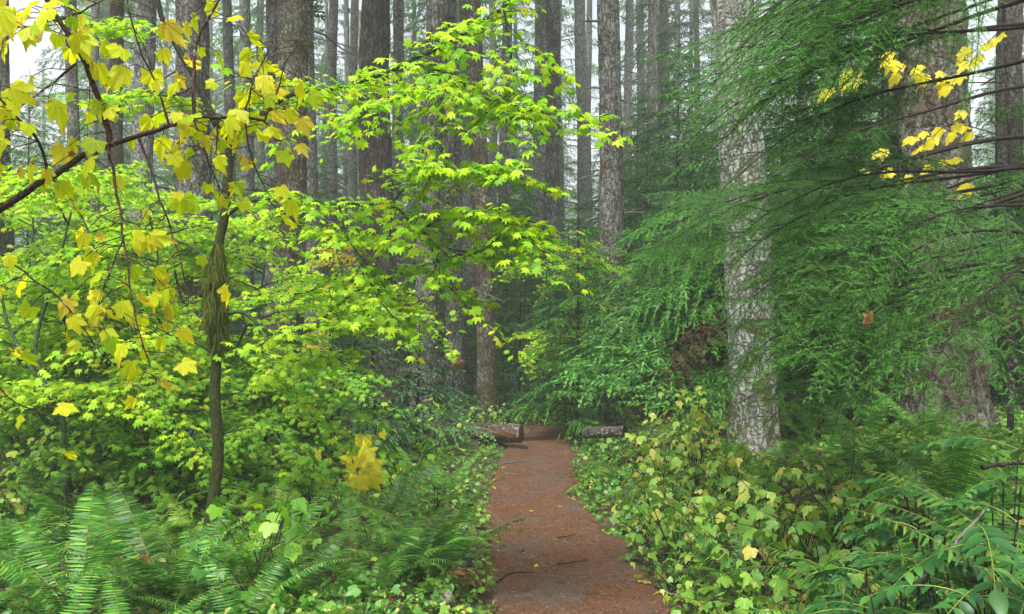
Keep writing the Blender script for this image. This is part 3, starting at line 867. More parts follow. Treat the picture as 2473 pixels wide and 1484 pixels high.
# ------------------------------------------------------------------ hemlocks whose boughs fill the right side
def bough_tree(label, bx, by, H, r, kit, tips, extra=0, seed=0, lift=.30, dead=()):
    bz = float(gz(bx, by)); q = np.random.default_rng(seed)
    t = thing("hemlock_tree", label, "tree", (bx, by, bz), "hemlocks right of the trail")
    trunk_mb(H, r, (0, 0), 20, 160, .06, 14, seed).build("trunk", M["bark_lichen"], t)
    for (px, py, Y) in tips:
        p = W(px, py, Y) - np.array([bx, by, bz])
        ln = math.hypot(p[0], p[1])
        z0 = max(.3, p[2] + ln * (lift + q.uniform(-.08, .08)))
        put_bough(t, KIT_BARE if kit is KIT_NEAR and ln > 1.7 else kit, (0, 0, z0), tuple(p + [0, 0, ln * .12]), q.uniform(-.9, .05))
    for (px, py, Y) in dead:
        p = W(px, py, Y) - np.array([bx, by, bz])
        o = put_bough(t, KIT_DEAD, (0, 0, p[2] + .35 * math.hypot(p[0], p[1])), tuple(p), q.uniform(-.6, .2)); o["label"] = "dead brown bough"
    for k in range(extra):
        a = q.uniform(-1.2, 1.2); z = q.uniform(.8, H * .8); L = q.uniform(.8, 1.8)
        put_bough(t, kit, (0, 0, z), (math.cos(a) * L, math.sin(a) * L, z - .25 * L), 0)
    return t


H1 = bough_tree("hemlock whose long dark boughs sweep in from beyond the right edge", 3.15, 4.3, 9, .11, KIT_BARE, [
    (1940, -60, 3.6), (1820, -20, 3.9), (1720, 60, 4.2), (1960, 40, 3.4), (1640, 140, 4.3), (1790, 150, 4.0), (1930, 150, 3.7), (1690, 230, 4.4),
    (1850, 250, 3.9), (1610, 300, 4.6), (1760, 330, 4.2), (1880, 60, 4.6), (1740, -70, 4.4), (1960, -40, 4.5), (2040, -90, 3.9), (1800, 60, 3.7), (1700, 150, 4.8), (2060, 30, 4.1),
    (1800, 590, 4.2), (1990, 690, 3.8), (1900, 740, 3.7), (2120, 760, 3.3), (2030, 850, 3.4), (1830, 690, 4.3), (1960, 890, 3.5), (2300, 800, 2.9), (1850, 830, 4.0), (1760, 640, 4.5), (2180, 640, 3.4), (2080, 600, 4.4)], 0, 701)
H2 = bough_tree("hemlock rooted behind the front boughs with sprays drooping over the whitish trunk", 3.9, 6.2, 8, .10, KIT_NEAR, [
    (1700, 590, 5.6), (1560, 640, 5.8), (1500, 620, 6.0), (1650, 690, 5.5), (1760, 760, 5.4), (1880, 620, 5.6), (1820, 880, 5.3), (2000, 760, 5.6), (1730, 860, 5.7), (2150, 690, 5.7), (2060, 900, 5.2), (2250, 860, 5.3), (1900, 960, 5.2),
    (1700, 300, 6.0), (1620, 180, 6.2), (1770, 420, 5.8)], 5, 702, .30, [(2080, 820, 5.7)])
H3 = bough_tree("bushy hemlock with drooping grey green sprays between the red streaked and whitish trunks", 2.65, 9.7, 6.5, .08, KIT_MID, [
    (1430, 690, 8.9), (1450, 790, 8.6), (1400, 880, 8.6), (1330, 930, 8.7), (1470, 960, 8.3), (1560, 1000, 8.2), (1640, 1010, 8.2), (1700, 960, 8.3), (1560, 880, 8.6), (1620, 790, 8.8), (1700, 860, 8.6), (1530, 740, 9.0), (1600, 650, 9.2), (1500, 590, 9.4), (1690, 700, 9.0), (1560, 540, 9.8), (1670, 560, 9.4),
    (1480, 850, 8.9), (1390, 980, 8.5), (1640, 900, 8.9), (1730, 780, 9), (1590, 950, 9.2), (1700, 480, 10), (1600, 440, 10.2), (1500, 940, 9.2)], 4, 703, .30, [(1610, 860, 8.5), (1655, 840, 8.4), (1570, 930, 8.4)])

# ------------------------------------------------------------------ vine maples
def maple_twigs(P, q, leaf, tw, step, start, wood, L, zr=(-.35, .25), k3=3, sub=.55, end=True, horiz=.85, droop=(.08, .6), pair=.85):
    """grow leafy twigs along the polyline P; leaves are gathered in L as (pos, dir, normal, size)"""
    seg = np.linalg.norm(np.diff(P, axis=0), axis=1); u = np.concatenate([[0], np.cumsum(seg)]); tot = u[-1]
    at = lambda s: np.array([np.interp(s, u, P[:, c]) for c in range(3)])
    s = tot * start; jobs = []
    while s < tot:
        T = unit(at(min(s + .03, tot)) - at(max(s - .03, 0)))
        hs = unit(np.cross(T, [0, 0, 1.0]) + 1e-6)
        for sd in (-1, 1):
            if q.random() < .78:
                d = T * q.uniform(.25, .8) + hs * sd * horiz * q.uniform(.5, 1.1) + np.array([0, 0, q.uniform(*zr)])
                jobs.append((at(s), unit(d), q.uniform(*tw) * (1.1 - .5 * s / tot), 0))
        s += step * q.uniform(.6, 1.4)
    if end: jobs.append((P[-1], unit(P[-1] - P[-2]), q.uniform(*tw), 0))
    while jobs:
        p, d, ln, lev = jobs.pop()
        t = np.linspace(0, 1, 5)[:, None]; bend = q.normal(size=3) * .1 - [0, 0, q.uniform(.0, .15)]
        tp = p + d * ln * t + bend * ln * t * t
        wood.tube(tp, np.linspace(.0032, .0012, 5) * (1 if lev == 0 else .7), k3, 0, False)
        nn = max(2, int(ln / (leaf * .8))); ts = np.linspace(.18, 1, nn)
        for v in ts:
            pp = np.array([np.interp(v, t[:, 0], tp[:, c]) for c in range(3)])
            hs = unit(np.cross(d, [0, 0, 1.0]) + 1e-6)
            for sd in (-1, 1):
                if q.random() > pair: continue
                pd = unit(d * q.uniform(.1, .9) + hs * sd * q.uniform(.5, 1) + [0, 0, q.uniform(-.2, .25)])
                b = pp + pd * leaf * q.uniform(.25, .6)
                ld = pd + np.array([0, 0, -q.uniform(*droop)])
                L.append((b, ld, np.array([0, -.3, 1.0]) + q.normal(size=3) * .34, leaf * .60 * q.uniform(.45, 1.2)))
            if lev == 0 and q.random() < sub and v < .8:
                sd = q.choice([-1, 1])
                jobs.append((pp, unit(d * .6 + hs * sd * .8 + [0, 0, q.uniform(-.3, .2)]), ln * q.uniform(.35, .65), 1))


def leaves_mesh(L, tpls, mat, q, name="leaves", parent=None):
    mb = MB()
    if L:
        P = np.array([l[0] for l in L]); D = np.array([l[1] for l in L]); N = np.array([l[2] for l in L]); S = np.array([l[3] for l in L])
        k = q.integers(0, len(tpls), len(P))
        for i, t in enumerate(tpls):
            m = k == i; mb.place(t, P[m], D[m], N[m], S[m])
    return mb.build(name, mat, parent)


def maple_branch(root, org, pts, r0, r1, q, wmat, lmat, leaf=.085, tw=(.22, .5), step=.11, start=.2, tpls=VINE, n=None, **kw):
    pts = [np.asarray(p, float) - org for p in pts]
    tot = sum(np.linalg.norm(a - b) for a, b in zip(pts[:-1], pts[1:]))
    n = n or max(8, int(tot / .06)); P = curve(pts, n)
    P[1:-1] += q.normal(size=(n - 2, 3)) * .004
    wood = MB(); wood.tube(P, np.linspace(r0, r1, n), 7)
    L = []; maple_twigs(P, q, leaf, tw, step, start, wood, L, **kw)
    b = wood.build("branch", M[wmat], root)
    leaves_mesh(L, tpls, M[lmat], q, "leaves", b)
    return b, len(L)


def hang_moss(P, r, n, ln, q, root, label=None):
    mb = MB(); idx = q.integers(0, len(P), n); th = q.uniform(0, 2 * PI, n)
    R = np.interp(idx, np.arange(len(P)), r)
    pos = P[idx] + np.stack([np.cos(th) * R, np.sin(th) * R, q.normal(size=n) * .02], 1)
    D = np.stack([np.cos(th) * .25, np.sin(th) * .25, -np.ones(n)], 1) + q.normal(size=(n, 3)) * .18
    tpl = (np.array([(-.03, 0, 0), (.03, 0, 0), (.02, .5, .06), (0, 1, 0), (-.02, .5, .06)], float), [(0, 1, 2, 4), (4, 2, 3)])
    mb.place(tpl, pos, D, np.stack([np.cos(th), np.sin(th), 0 * th], 1), ln * q.uniform(.5, 1.2, n))
    return mb.build("moss", M["moss"], root)


NL = 0
q = np.random.default_rng(21)
# --- the mossy vine maple
bx, by = on_ground(495, 1345); org = np.array([bx, by, float(gz(bx, by))])
Y0 = by
vm = thing("vine_maple", "slender mossy vine maple with bright yellow green leaves, left of the trail", "tree", org)
tp = [W(490, 1375, Y0), W(497, 1330, Y0), W(511, 1230, Y0), W(527, 1100, Y0), W(519, 960, Y0), W(524, 830, Y0), W(520, 700, Y0), W(527, 600, Y0), W(542, 520, Y0), W(549, 430, Y0),
      W(553, 348, Y0), W(514, 284, Y0 - .1), W(478, 200, Y0 - .1), W(425, 110, Y0 - .1), W(390, 40, Y0 - .1), W(372, -60, Y0 - .1)]
tpl_ = curve([p - org for p in tp], 120)
rad = np.interp(np.linspace(0, 1, 120), [0, .1, .5, .62, .75, 1], [.045, .036, .030, .029, .025, .013]) * (1 + .1 * q.random(120))
mb = MB(); mb.tube(tpl_, rad, 12); mb.build("trunk", M["maple_mossy"], vm)
zz = tpl_[:, 2]
lo = tpl_[(zz > 1.5 - org[2]) & (zz < 2.15 - org[2])]
pr = np.interp(np.linspace(0, 1, len(lo)), [0, .2, .35, .55, .7, 1], [.03, .05, .075, .062, .066, .03])
hang_moss(lo, pr, 1700, .11, q, vm)
lo = tpl_[(zz > .35 - org[2]) & (zz < 1.35 - org[2])]
hang_moss(lo, np.full(len(lo), .031) + .008 * np.sin(np.arange(len(lo)) * .9), 1500, .032, q, vm)
BR = [
    ([(553, 348, 0), (620, 290, -.2), (700, 228, -.4), (840, 205, -.6), (990, 150, -.8), (1110, 85, -.9), (1215, 20, -1), (1250, -50, -1)], .021, .009, .16),
    ([(991, 150, -.8), (1035, 165, -.85), (1085, 180, -.9), (1165, 235, -1), (1270, 265, -1.1), (1380, 272, -1.2), (1440, 300, -1.3)], .008, .003, .05),
    ([(1040, 165, -.85), (1005, 215, -.95), (920, 252, -1.1), (830, 285, -1.2)], .006, .002, .05),
    ([(1085, 180, -.9), (1060, 260, -1), (1075, 320, -1.1), (1060, 380, -1.1)], .005, .002, .1),
    ([(1215, 20, -1), (1230, 100, -1.1), (1240, 190, -1.1), (1225, 270, -1.2)], .005, .002, .1),
    ([(545, 520, 0), (590, 492, -.1), (640, 480, -.2), (700, 475, -.4), (800, 490, -.6), (940, 496, -.8), (1005, 552, -.9), (1030, 570, -.95), (1080, 680, -1), (1135, 745, -1.1)], .016, .004, .2),
    ([(1005, 552, -.9), (1110, 525, -1), (1190, 520, -1.1), (1250, 565, -1.2), (1330, 620, -1.3)], .007, .002, .08),
    ([(820, 495, -.6), (833, 560, -.7), (870, 620, -.75), (900, 700, -.8), (960, 780, -.9)], .008, .003, .1),
    ([(940, 496, -.8), (1000, 440, -.9), (1080, 420, -1), (1190, 410, -1.1), (1260, 430, -1.2)], .006, .002, .1),
    ([(1080, 600, -.95), (1150, 610, -1), (1230, 560, -1.1), (1300, 560, -1.2)], .005, .002, .1),
    ([(540, 760, 0), (590, 755, -.1), (620, 780, -.15), (660, 810, -.2), (740, 800, -.3), (790, 760, -.4), (870, 700, -.5), (1000, 650, -.6), (1110, 615, -.7)], .014, .003, .25),
    ([(590, 755, -.1), (680, 720, -.2), (780, 690, -.3), (880, 640, -.4)], .006, .002, .15),
    ([(524, 830, 0), (620, 850, 0), (720, 870, -.1), (830, 850, -.2)], .007, .002, .2),
    ([(760, 790, -.3), (840, 790, -.5), (920, 780, -.6), (990, 740, -.7)], .005, .002, .1),
    ([(640, 480, -.2), (720, 540, -.3), (790, 570, -.4), (870, 560, -.5), (960, 590, -.6)], .007, .002, .1),
    ([(520, 640, 0), (440, 585, .1), (330, 570, .2), (230, 595, .2), (120, 645, .2)], .013, .003, .25),
    ([(522, 862, 0), (460, 825, -.1), (380, 815, -.2), (300, 830, -.3)], .009, .003, .3),
    ([(524, 830, 0), (600, 880, .1), (680, 930, .2), (750, 1000, .2)], .008, .002, .25),
    ([(478, 200, -.1), (420, 230, 0), (340, 230, .2), (250, 260, .3)], .008, .002, .2),
    ([(425, 110, -.1), (360, 60, 0), (290, 70, .2), (220, 40, .3)], .008, .002, .2),
]
for pts, r0, r1, st in BR:
    b, n = maple_branch(vm, org, [W(x, y, Y0 + d) for x, y, d in pts], r0, r1, q, "maple_bark", "vine_leaf", .075, (.12, .44), .068, st, zr=(-.18, .1))
    NL += n

# --- further vine maples
def auto_maple(label, stems, q, nbr=7, lmat="vine_leaf", leaf=.076, blen=(.7, 1.5), zmin=.5, wmat="maple_bark", group="vine maples in the left thicket", tw=(.2, .48), step=.066, r=.022, lmax=9e9, tpls=VINE):
    """stems: world polylines from the ground up"""
    global NL
    org = np.asarray(stems[0][0], float)
    t = thing("vine_maple", label, "tree", org, group)
    for st in stems:
        P = curve([np.asarray(p) - org for p in st], 50)
        wood = MB(); wood.tube(P, np.linspace(r, r * .35, 50) * (1 + .08 * q.random(50)), 9)
        wood.build("trunk", M[wmat], t)
        for k in range(nbr):
            f = q.uniform(.25, 1); p = P[int(f * 49)]
            if p[2] < zmin: continue
            a = k * 2.4 + q.uniform(-.6, .6); L = q.uniform(*blen)
            d = np.array([math.cos(a), math.sin(a), 0])
            pts = [p, p + d * L * .35 + [0, 0, .12 * L], p + d * L * .7 + [0, 0, .15 * L], p + d * L + [0, 0, q.uniform(-.12, .12) * L]]
            b, n = maple_branch(t, np.zeros(3), pts, .009, .003, q, wmat, lmat, leaf, tw, step, .12, tpls)
            NL += n
    return t


def gp(px, Y): x = (px - CX) / F * Y; return np.array([x, Y, float(gz(x, Y)) - .05])


auto_maple("vine maple with a crooked green stem at the far left", [[gp(172, 6.5), W(155, 1100, 6.5), W(148, 1000, 6.5), W(75, 890, 6.5), W(22, 790, 6.6), W(0, 700, 6.6), W(-40, 560, 6.6)],
            [gp(174, 6.52), W(150, 1010, 6.5), W(100, 900, 6.5), W(88, 820, 6.6), W(140, 640, 6.7), W(180, 480, 6.8)]], q, 7, "vine_leaf", .074)
auto_maple("vine maple with a thin dark stem left of the mossy one", [[gp(330, 7.6), W(300, 1000, 7.6), W(270, 900, 7.6), W(245, 810, 7.6), W(240, 640, 7.7), W(180, 480, 7.8)],
            [gp(332, 7.6), W(310, 960, 7.5), W(330, 800, 7.5), W(380, 640, 7.6), W(360, 520, 7.6)]], q, 8, "vine_leaf", .074)
auto_maple("leafy vine maple filling the thicket at the left edge", [[gp(40, 8.8), W(50, 800, 8.8), W(80, 560, 8.8), W(60, 420, 8.8)], [gp(45, 8.8), W(-40, 800, 8.7), W(-20, 600, 8.7)],
            [gp(45, 8.8), W(120, 850, 8.7), W(190, 690, 8.6), W(210, 560, 8.6)]], q, 8, "vine_leaf", .074, (.7, 1.6))
auto_maple("leafy vine maple behind the mossy maple trunk", [[gp(520, 8.8), W(470, 850, 8.8), W(420, 640, 8.8), W(420, 480, 8.8)], [gp(520, 8.8), W(560, 880, 8.7), W(620, 740, 8.6), W(640, 640, 8.6)],
            [gp(520, 8.8), W(500, 930, 8.5), W(400, 800, 8.4), W(350, 700, 8.3)]], q, 8, "vine_leaf", .074, (.7, 1.5))
auto_maple("low spreading vine maple in front of the mossy trunk with stubs", [[gp(640, 8.4), W(640, 960, 8.3), W(610, 840, 8.2)], [gp(645, 8.4), W(690, 980, 8.3), W(720, 880, 8.2)], [gp(645, 8.4), W(590, 1000, 8.1), W(560, 930, 8)]], q, 7, "vine_leaf_green", .074, (.6, 1.2), .35)
auto_maple("low green vine maple beneath the left thicket", [[gp(400, 6.9), W(410, 1080, 6.9), W(430, 960, 6.9)], [gp(400, 6.9), W(330, 1090, 6.8), W(270, 1000, 6.8)], [gp(400, 6.9), W(440, 1120, 6.6), W(470, 1030, 6.5)]], q, 6, "vine_leaf_green", .074, (.5, 1.0), .3)
auto_maple("low green vine maple right of the crooked stem", [[gp(230, 7.6), W(240, 1060, 7.6), W(200, 920, 7.6)], [gp(230, 7.6), W(140, 1060, 7.5), W(60, 960, 7.5)]], q, 7, "vine_leaf_green", .074, (.6, 1.2), .3)
auto_maple("vine maple just outside the left edge of the photo", [[gp(-180, 8.4), W(-190, 800, 8.4), W(-170, 560, 8.4)], [gp(-180, 8.4), W(-300, 850, 8.3), W(-340, 650, 8.2)]], q, 8, "vine_leaf", .074, (.7, 1.5))
auto_maple("vine maple in the back of the left thicket", [[gp(180, 11), W(190, 800, 11), W(210, 560, 11), W(200, 430, 11)], [gp(180, 11), W(330, 800, 11), W(380, 600, 11), W(330, 450, 11)]], q, 9, "vine_leaf", .09, (.8, 1.7))
auto_maple("vine maple under the wide furrowed trunk", [[gp(790, 10.5), W(800, 850, 10.5), W(830, 700, 10.4), W(800, 560, 10.3)], [gp(795, 10.5), W(860, 820, 10.4), W(900, 700, 10.3)]], q, 8, "vine_leaf", .074, (.6, 1.2), 1.35)
auto_maple("small leaved vine maple glowing at the far end of the trail", [[gp(1370, 13.5), W(1350, 800, 13.5), W(1320, 680, 13.5), W(1330, 600, 13.5)], [gp(1370, 13.5), W(1400, 760, 13.6), W(1390, 620, 13.6)]], q, 9, "vine_leaf", .075, (.5, 1.0), .6, group="distant vine maples")
auto_maple("bright yellow green vine maple beyond the hemlock boughs, right", [[gp(2010, 12.5), W(2000, 700, 12.5), W(2000, 500, 12.5)], [gp(2010, 12.5), W(1930, 700, 12.5), W(1940, 540, 12.5)], [gp(2010, 12.5), W(2100, 650, 12.5), W(2120, 480, 12.5)]], q, 10, "vine_leaf", .09, (.7, 1.5), .5, group="distant vine maples")
auto_maple("yellow tinged vine maple low beyond the three slim hemlock stems", [[gp(2120, 11.8), W(2130, 780, 11.8), W(2150, 640, 11.8)], [gp(2120, 11.8), W(2050, 800, 11.8), W(2040, 700, 11.8)]], q, 9, "vine_leaf", .074, (.5, 1.1), .4, group="distant vine maples")
auto_maple("yellow leaved maple sapling behind the mossy trunk with stubs", [[gp(780, 15.5), W(790, 760, 15.5), W(810, 600, 15.5)]], q, 9, "gold_leaf", .09, (.5, 1.0), .8, group="distant vine maples")

# --- the yellow leaved maple at the left front
org = np.array([-2.55, 2.1, float(gz(-2.55, 2.1))])
ym = thing("maple_tree", "maple with large spotted yellow leaves on a brown branch arching in from the left", "tree", org)
P = curve([org * 0 - [0, 0, .1], np.array([.05, 0, .6]), np.array([.02, .02, 1.4]), np.array([-.05, 0, 2.4]), np.array([-.1, 0, 3.6])], 60)
mb = MB(); mb.tube(P, np.linspace(.045, .02, 60), 10); mb.build("trunk", M["brown_bark"], ym)


def yellow_branch(pts, r0, r1, nleaf, lsz=.095, sub=True, k=7, bare=.0):
    pp = [W(x, y, Y) - org if not isinstance(x, np.ndarray) else x for x, y, Y in pts]
    tot = sum(np.linalg.norm(a - b) for a, b in zip(pp[:-1], pp[1:])); n = max(10, int(tot / .03))
    P = curve(pp, n); P[1:-1] += q.normal(size=(n - 2, 3)) * .0015
    w = MB(); w.tube(P, np.linspace(r0, r1, n), k); L = []
    nleaf = int(nleaf * 1.25)
    for j in range(nleaf):
        f = bare + (1 - bare) * (j + q.random()) / nleaf; p = P[int(min(f, .999) * n)]
        a = q.uniform(0, 2 * PI); d = unit(np.array([math.cos(a), math.sin(a) * .6, q.uniform(-.5, .35)]))
        pl = q.uniform(.04, .11); e = p + d * pl - [0, 0, pl * .25]
        w.tube(np.stack([p, p + d * pl * .55, e]), [.0014, .0011, .0009], 4, 0, False)
        ld = d * .55 + np.array([0, -.15, -q.uniform(.15, 1.1)]); nrm = np.array([q.normal() * .5, -.8 + q.normal() * .4, .8 + q.normal() * .4])
        L.append((e, ld, nrm, lsz * .42 * q.uniform(.55, 1.15)))
    b = w.build("branch", M["brown_bark"], ym)
    leaves_mesh(L, MAPLE, M["yellow_leaf"], q, "leaves", b)


st = (P[28][0] + org[0], )
yellow_branch([(-1266, 1010, 2.1), (-800, 880, 2.08), (-310, 690, 2.05), (-120, 560, 2.05), (0, 505, 2.05), (100, 440, 2.08), (200, 378, 2.1), (265, 350, 2.1), (330, 330, 2.12), (400, 308, 2.15), (465, 288, 2.18), (525, 283, 2.2), (590, 286, 2.22), (640, 292, 2.25), (668, 340, 2.27)], .021, .003, 18, .1, bare=.64)
yellow_branch([(265, 350, 2.1), (257, 300, 2.1), (232, 220, 2.08), (205, 150, 2.05), (165, 85, 2.02), (112, 0, 2.0), (70, -70, 1.98)], .008, .0045, 14)
yellow_branch([(467, 287, 2.18), (467, 225, 2.18), (468, 160, 2.2), (487, 70, 2.22), (530, 0, 2.25), (560, -50, 2.25)], .0055, .003, 12)
yellow_branch([(409, 305, 2.15), (385, 220, 2.13), (340, 120, 2.1), (310, 20, 2.08), (300, -40, 2.06)], .003, .0016, 10, .105)
yellow_branch([(262, 352, 2.1), (280, 450, 2.08), (298, 570, 2.05), (312, 680, 2.02), (335, 800, 2.0), (362, 878, 2.0)], .004, .0014, 12, .085, bare=.25)
yellow_branch([(335, 335, 2.12), (378, 450, 2.1), (415, 560, 2.1), (440, 650, 2.08), (455, 735, 2.08)], .0035, .0012, 16, .085, bare=.25)
yellow_branch([(467, 290, 2.18), (500, 380, 2.18), (530, 450, 2.2), (545, 480, 2.2)], .003, .0012, 9, .085)
yellow_branch([(528, 283, 2.2), (522, 360, 2.2), (515, 420, 2.18)], .0025, .001, 7, .08)
yellow_branch([(590, 286, 2.22), (600, 350, 2.22), (625, 430, 2.24), (660, 480, 2.26)], .003, .001, 10, .09)
yellow_branch([(590, 286, 2.22), (610, 200, 2.2), (640, 140, 2.22), (660, 100, 2.24)], .003, .0012, 12, .095)
yellow_branch([(640, 292, 2.25), (670, 220, 2.25), (690, 150, 2.25), (720, 110, 2.25)], .003, .0012, 9, .095)
yellow_branch([(115, 425, 2.08), (105, 370, 2.05), (60, 300, 2.0), (0, 240, 1.95), (-50, 190, 1.9)], .004, .002, 10, .095)
yellow_branch([(185, 152, 2.05), (110, 215, 2.03), (60, 250, 2.0), (10, 290, 1.98)], .0035, .0015, 9, .095)
yellow_branch([(130, 50, 2.02), (170, 40, 2.0), (250, 0, 1.98)], .003, .0015, 6, .1)
yellow_branch([(128, 48, 2.02), (80, 70, 2.0), (30, 60, 1.98), (-30, 40, 1.95)], .003, .0015, 9, .1)
yellow_branch([(-640, 815, 2.06), (-240, 640, 1.97), (-80, 560, 1.95), (0, 615, 1.95), (80, 670, 1.97), (150, 728, 2.0), (207, 800, 2.02), (260, 870, 2.05), (330, 895, 2.1)], .004, .0015, 10, .085, bare=.6)
yellow_branch([(-800, 880, 2.08), (-380, 760, 1.95), (-100, 760, 1.9), (0, 940, 1.9), (70, 990, 1.92), (140, 1020, 1.95)], .004, .0014, 6, .095, bare=.75)
yellow_branch([(300, 570, 2.05), (270, 650, 2.04), (235, 750, 2.04), (225, 790, 2.04)], .002, .001, 14, .085)

# ------------------------------------------------------------------ logs, sticks, stone
def log_mesh(L, r, seed, k=22, hollow=False):
    qq = np.random.default_rng(seed); n = 60
    x = np.linspace(0, L, n); th = np.arange(k) * 2 * PI / k
    X, T = np.meshgrid(x, th, indexing="ij"); u = T / (2 * PI)
    R = r * (1 + .16 * (vnoise(u * 9, X * 4, seed, 9) - .5) + .12 * (vnoise(u * 18, X * 16, seed + 1, 18) - .5)) * (1 - .06 * X / L)
    V = np.stack([X, R * np.cos(T), R * np.sin(T)], -1)
    i = np.arange(n - 1)[:, None]; j = np.arange(k)[None]
    qd = np.stack([i * k + j, i * k + (j + 1) % k, (i + 1) * k + (j + 1) % k, (i + 1) * k + j], -1).reshape(-1, 4)
    mb = MB(); mb.add(V, qd)
    return mb, V[-1], V[0]


def cap_mesh(ring, jag, seed, depth=0.0):
    """end grain: rings of points from bark to heart, splintered by jag"""
    qq = np.random.default_rng(seed); c = ring.mean(0); mb = MB(); k = len(ring); V = []
    ax = np.array([1.0, 0, 0])
    for f in (1.0, .97, .8, .6, .4, .2, .06):
        V.append(c + (ring - c) * f + ax * (qq.random((k, 1)) * jag * (1 if f < .98 else 0) + depth * (1 - f)))
    V = np.concatenate(V); i = np.arange(6)[:, None]; j = np.arange(k)[None]
    mb.add(V, np.stack([i * k + j, i * k + (j + 1) % k, (i + 1) * k + (j + 1) % k, (i + 1) * k + j], -1).reshape(-1, 4), 0, False)
    mb.add(V[-k:], [list(range(k))], 0, False)
    return mb


def orient(o, a, b):
    x = Vector(b) - Vector(a); x.normalize(); z = Vector((0, 0, 1)) - x * x.z; z.normalize(); y = z.cross(x)
    m = Matrix((x, y, z)).transposed().to_4x4(); m.translation = Vector(a); o.matrix_world = m


def make_log(name, label, a, b, r, seed, cut, jag, mat="log_bark"):
    t = thing(name, label, "log"); orient(t, a, b)
    mb, e1, e0 = log_mesh(float(np.linalg.norm(np.asarray(b) - np.asarray(a))), r, seed)
    mb.build("bark", M[mat], t); cap_mesh(e1, jag, seed, .01).build("cut_end", M[cut], t)
    return t


Yl = 11.9
a = W(925, 1040, Yl + .4); b = W(1258, 1048, Yl - .25)
lg = make_log("fallen_log", "sawn fallen log with reddish split end lying at the trail's left edge", a, b, .14, 41, "cut_wood", .012)
# the torn reddish flank of the log
mb = MB(); Lg = float(np.linalg.norm(b - a)); s = np.linspace(0, 1, 24); V = []
for k, th in enumerate(np.linspace(-.25, .55, 7)):
    xx = Lg - .62 + (.62 - .02) * s; rr = .146 + .006 * np.sin(s * 17 + k * 2)
    V.append(np.stack([xx, -rr * np.cos(th), rr * np.sin(th)], 1))
V = np.array(V).transpose(1, 0, 2).reshape(-1, 3); i = np.arange(23)[:, None]; j = np.arange(6)[None]
mb.add(V, np.stack([i * 7 + j, i * 7 + j + 1, (i + 1) * 7 + j + 1, (i + 1) * 7 + j], -1).reshape(-1, 4)); mb.build("torn_side", M["cut_wood"], lg)
a = W(735, 945, 16.2); b = W(1096, 877, 14.9)
make_log("broken_log", "raised broken log with a splintered orange end behind the trunks", a, b, .115, 42, "fresh_wood", .16)
a = W(1510, 1042, 10.9); b = W(1412, 1047, 11.2)
make_log("fallen_log", "short lichen covered log lying under the hemlock right of the trail", a, b, .075, 43, "cut_wood", .01)


def stick(label, pts, r, mat="twig", fork=True, seed=0, name="stick"):
    qq = np.random.default_rng(seed); pts = np.asarray(pts, float); c = pts[0]
    P = curve(pts - c, 24); P[1:-1] += qq.normal(size=(22, 3)) * r * .25
    t = MB(); t.tube(P, r * (1 - .5 * np.linspace(0, 1, 24)) * (1 + .2 * qq.random(24)), 7)
    if fork:
        for k in (9, 15):
            e = unit(P[k + 1] - P[k]) * .5 + qq.normal(size=3) * .5; e[2] = abs(e[2]) * .4
            t.tube(np.stack([P[k], P[k] + e * r * 6, P[k] + e * r * 11]), [r * .5, r * .35, r * .15], 5)
    o = t.build(name, M[mat]); o.location = c
    return tag(o, label, "stick")


def G(px, py, h=0.0):
    x, y = on_ground(px, py); return np.array([x, y, float(pz(x, y)) + h])


stick("dark forked branch lying on the trail below the sawn log", [G(1160, 1078, .06), G(1190, 1075, .05), G(1225, 1090, .03), G(1275, 1102, .02)], .022, seed=1)
stick("short black stick poking onto the trail's right edge", [G(1605, 1379, .05), G(1570, 1386, .03), G(1524, 1389, .02)], .014, "twig", True, 2)
stick("thin pale twig across the trail below the forked branch", [G(1175, 1138, .012), G(1215, 1140, .015), G(1275, 1132, .01)], .006, "dead_twig", False, 3)
stick("pale straw coloured twig on the trail, left side", [G(1218, 1165, .01), G(1245, 1167, .01), G(1262, 1164, .01)], .007, "dead_twig", False, 4)
stick("slim brown twig near the bottom of the trail", [G(1345, 1400, .01), G(1380, 1395, .012), G(1420, 1388, .01)], .005, "twig", True, 5)
stick("brown twig along the trail's lower left edge", [G(1200, 1440, .015), G(1235, 1425, .015), G(1290, 1420, .01)], .006, "twig", True, 6)
stick("small twig on grey bare patch in the middle of the trail", [G(1345, 1330, .01), G(1370, 1326, .01), G(1392, 1320, .01)], .004, "twig", False, 7)
stick("pale lichen covered stick slanting through the bottom right leaves", [W(2200, 1430, 2.7), W(2290, 1330, 2.7), W(2390, 1220, 2.7)], .007, "dead_twig", True, 8)
stick("broken dark stick among leaves near the right edge", [W(2370, 1130, 2.9), W(2420, 1122, 2.9), W(2480, 1118, 2.9)], .008, "twig", True, 9)

x, y = on_ground(1068, 1475)
qq = np.random.default_rng(9); n = 18; V = []; 
th, ph = np.meshgrid(np.arange(n) * 2 * PI / n, np.linspace(0, PI, 12), indexing="ij")
R = 1 + .5 * (vnoise(th / (2 * PI) * 5, ph * 2, 12, 5) - .5)
V = np.stack([.085 * R * np.sin(ph) * np.cos(th), .07 * R * np.sin(ph) * np.sin(th), .06 * R * np.cos(ph)], -1)
i = np.arange(n)[:, None]; j = np.arange(11)[None]
mb = MB(); mb.add(V, np.stack([i * 12 + j, ((i + 1) % n) * 12 + j, ((i + 1) % n) * 12 + j + 1, i * 12 + j + 1], -1).reshape(-1, 4))
o = mb.build("stone", M["stone"]); o.location = (x, y, float(gz(x, y)) + .05); tag(o, "small mossy stone by the trail's lower left corner", "stone")

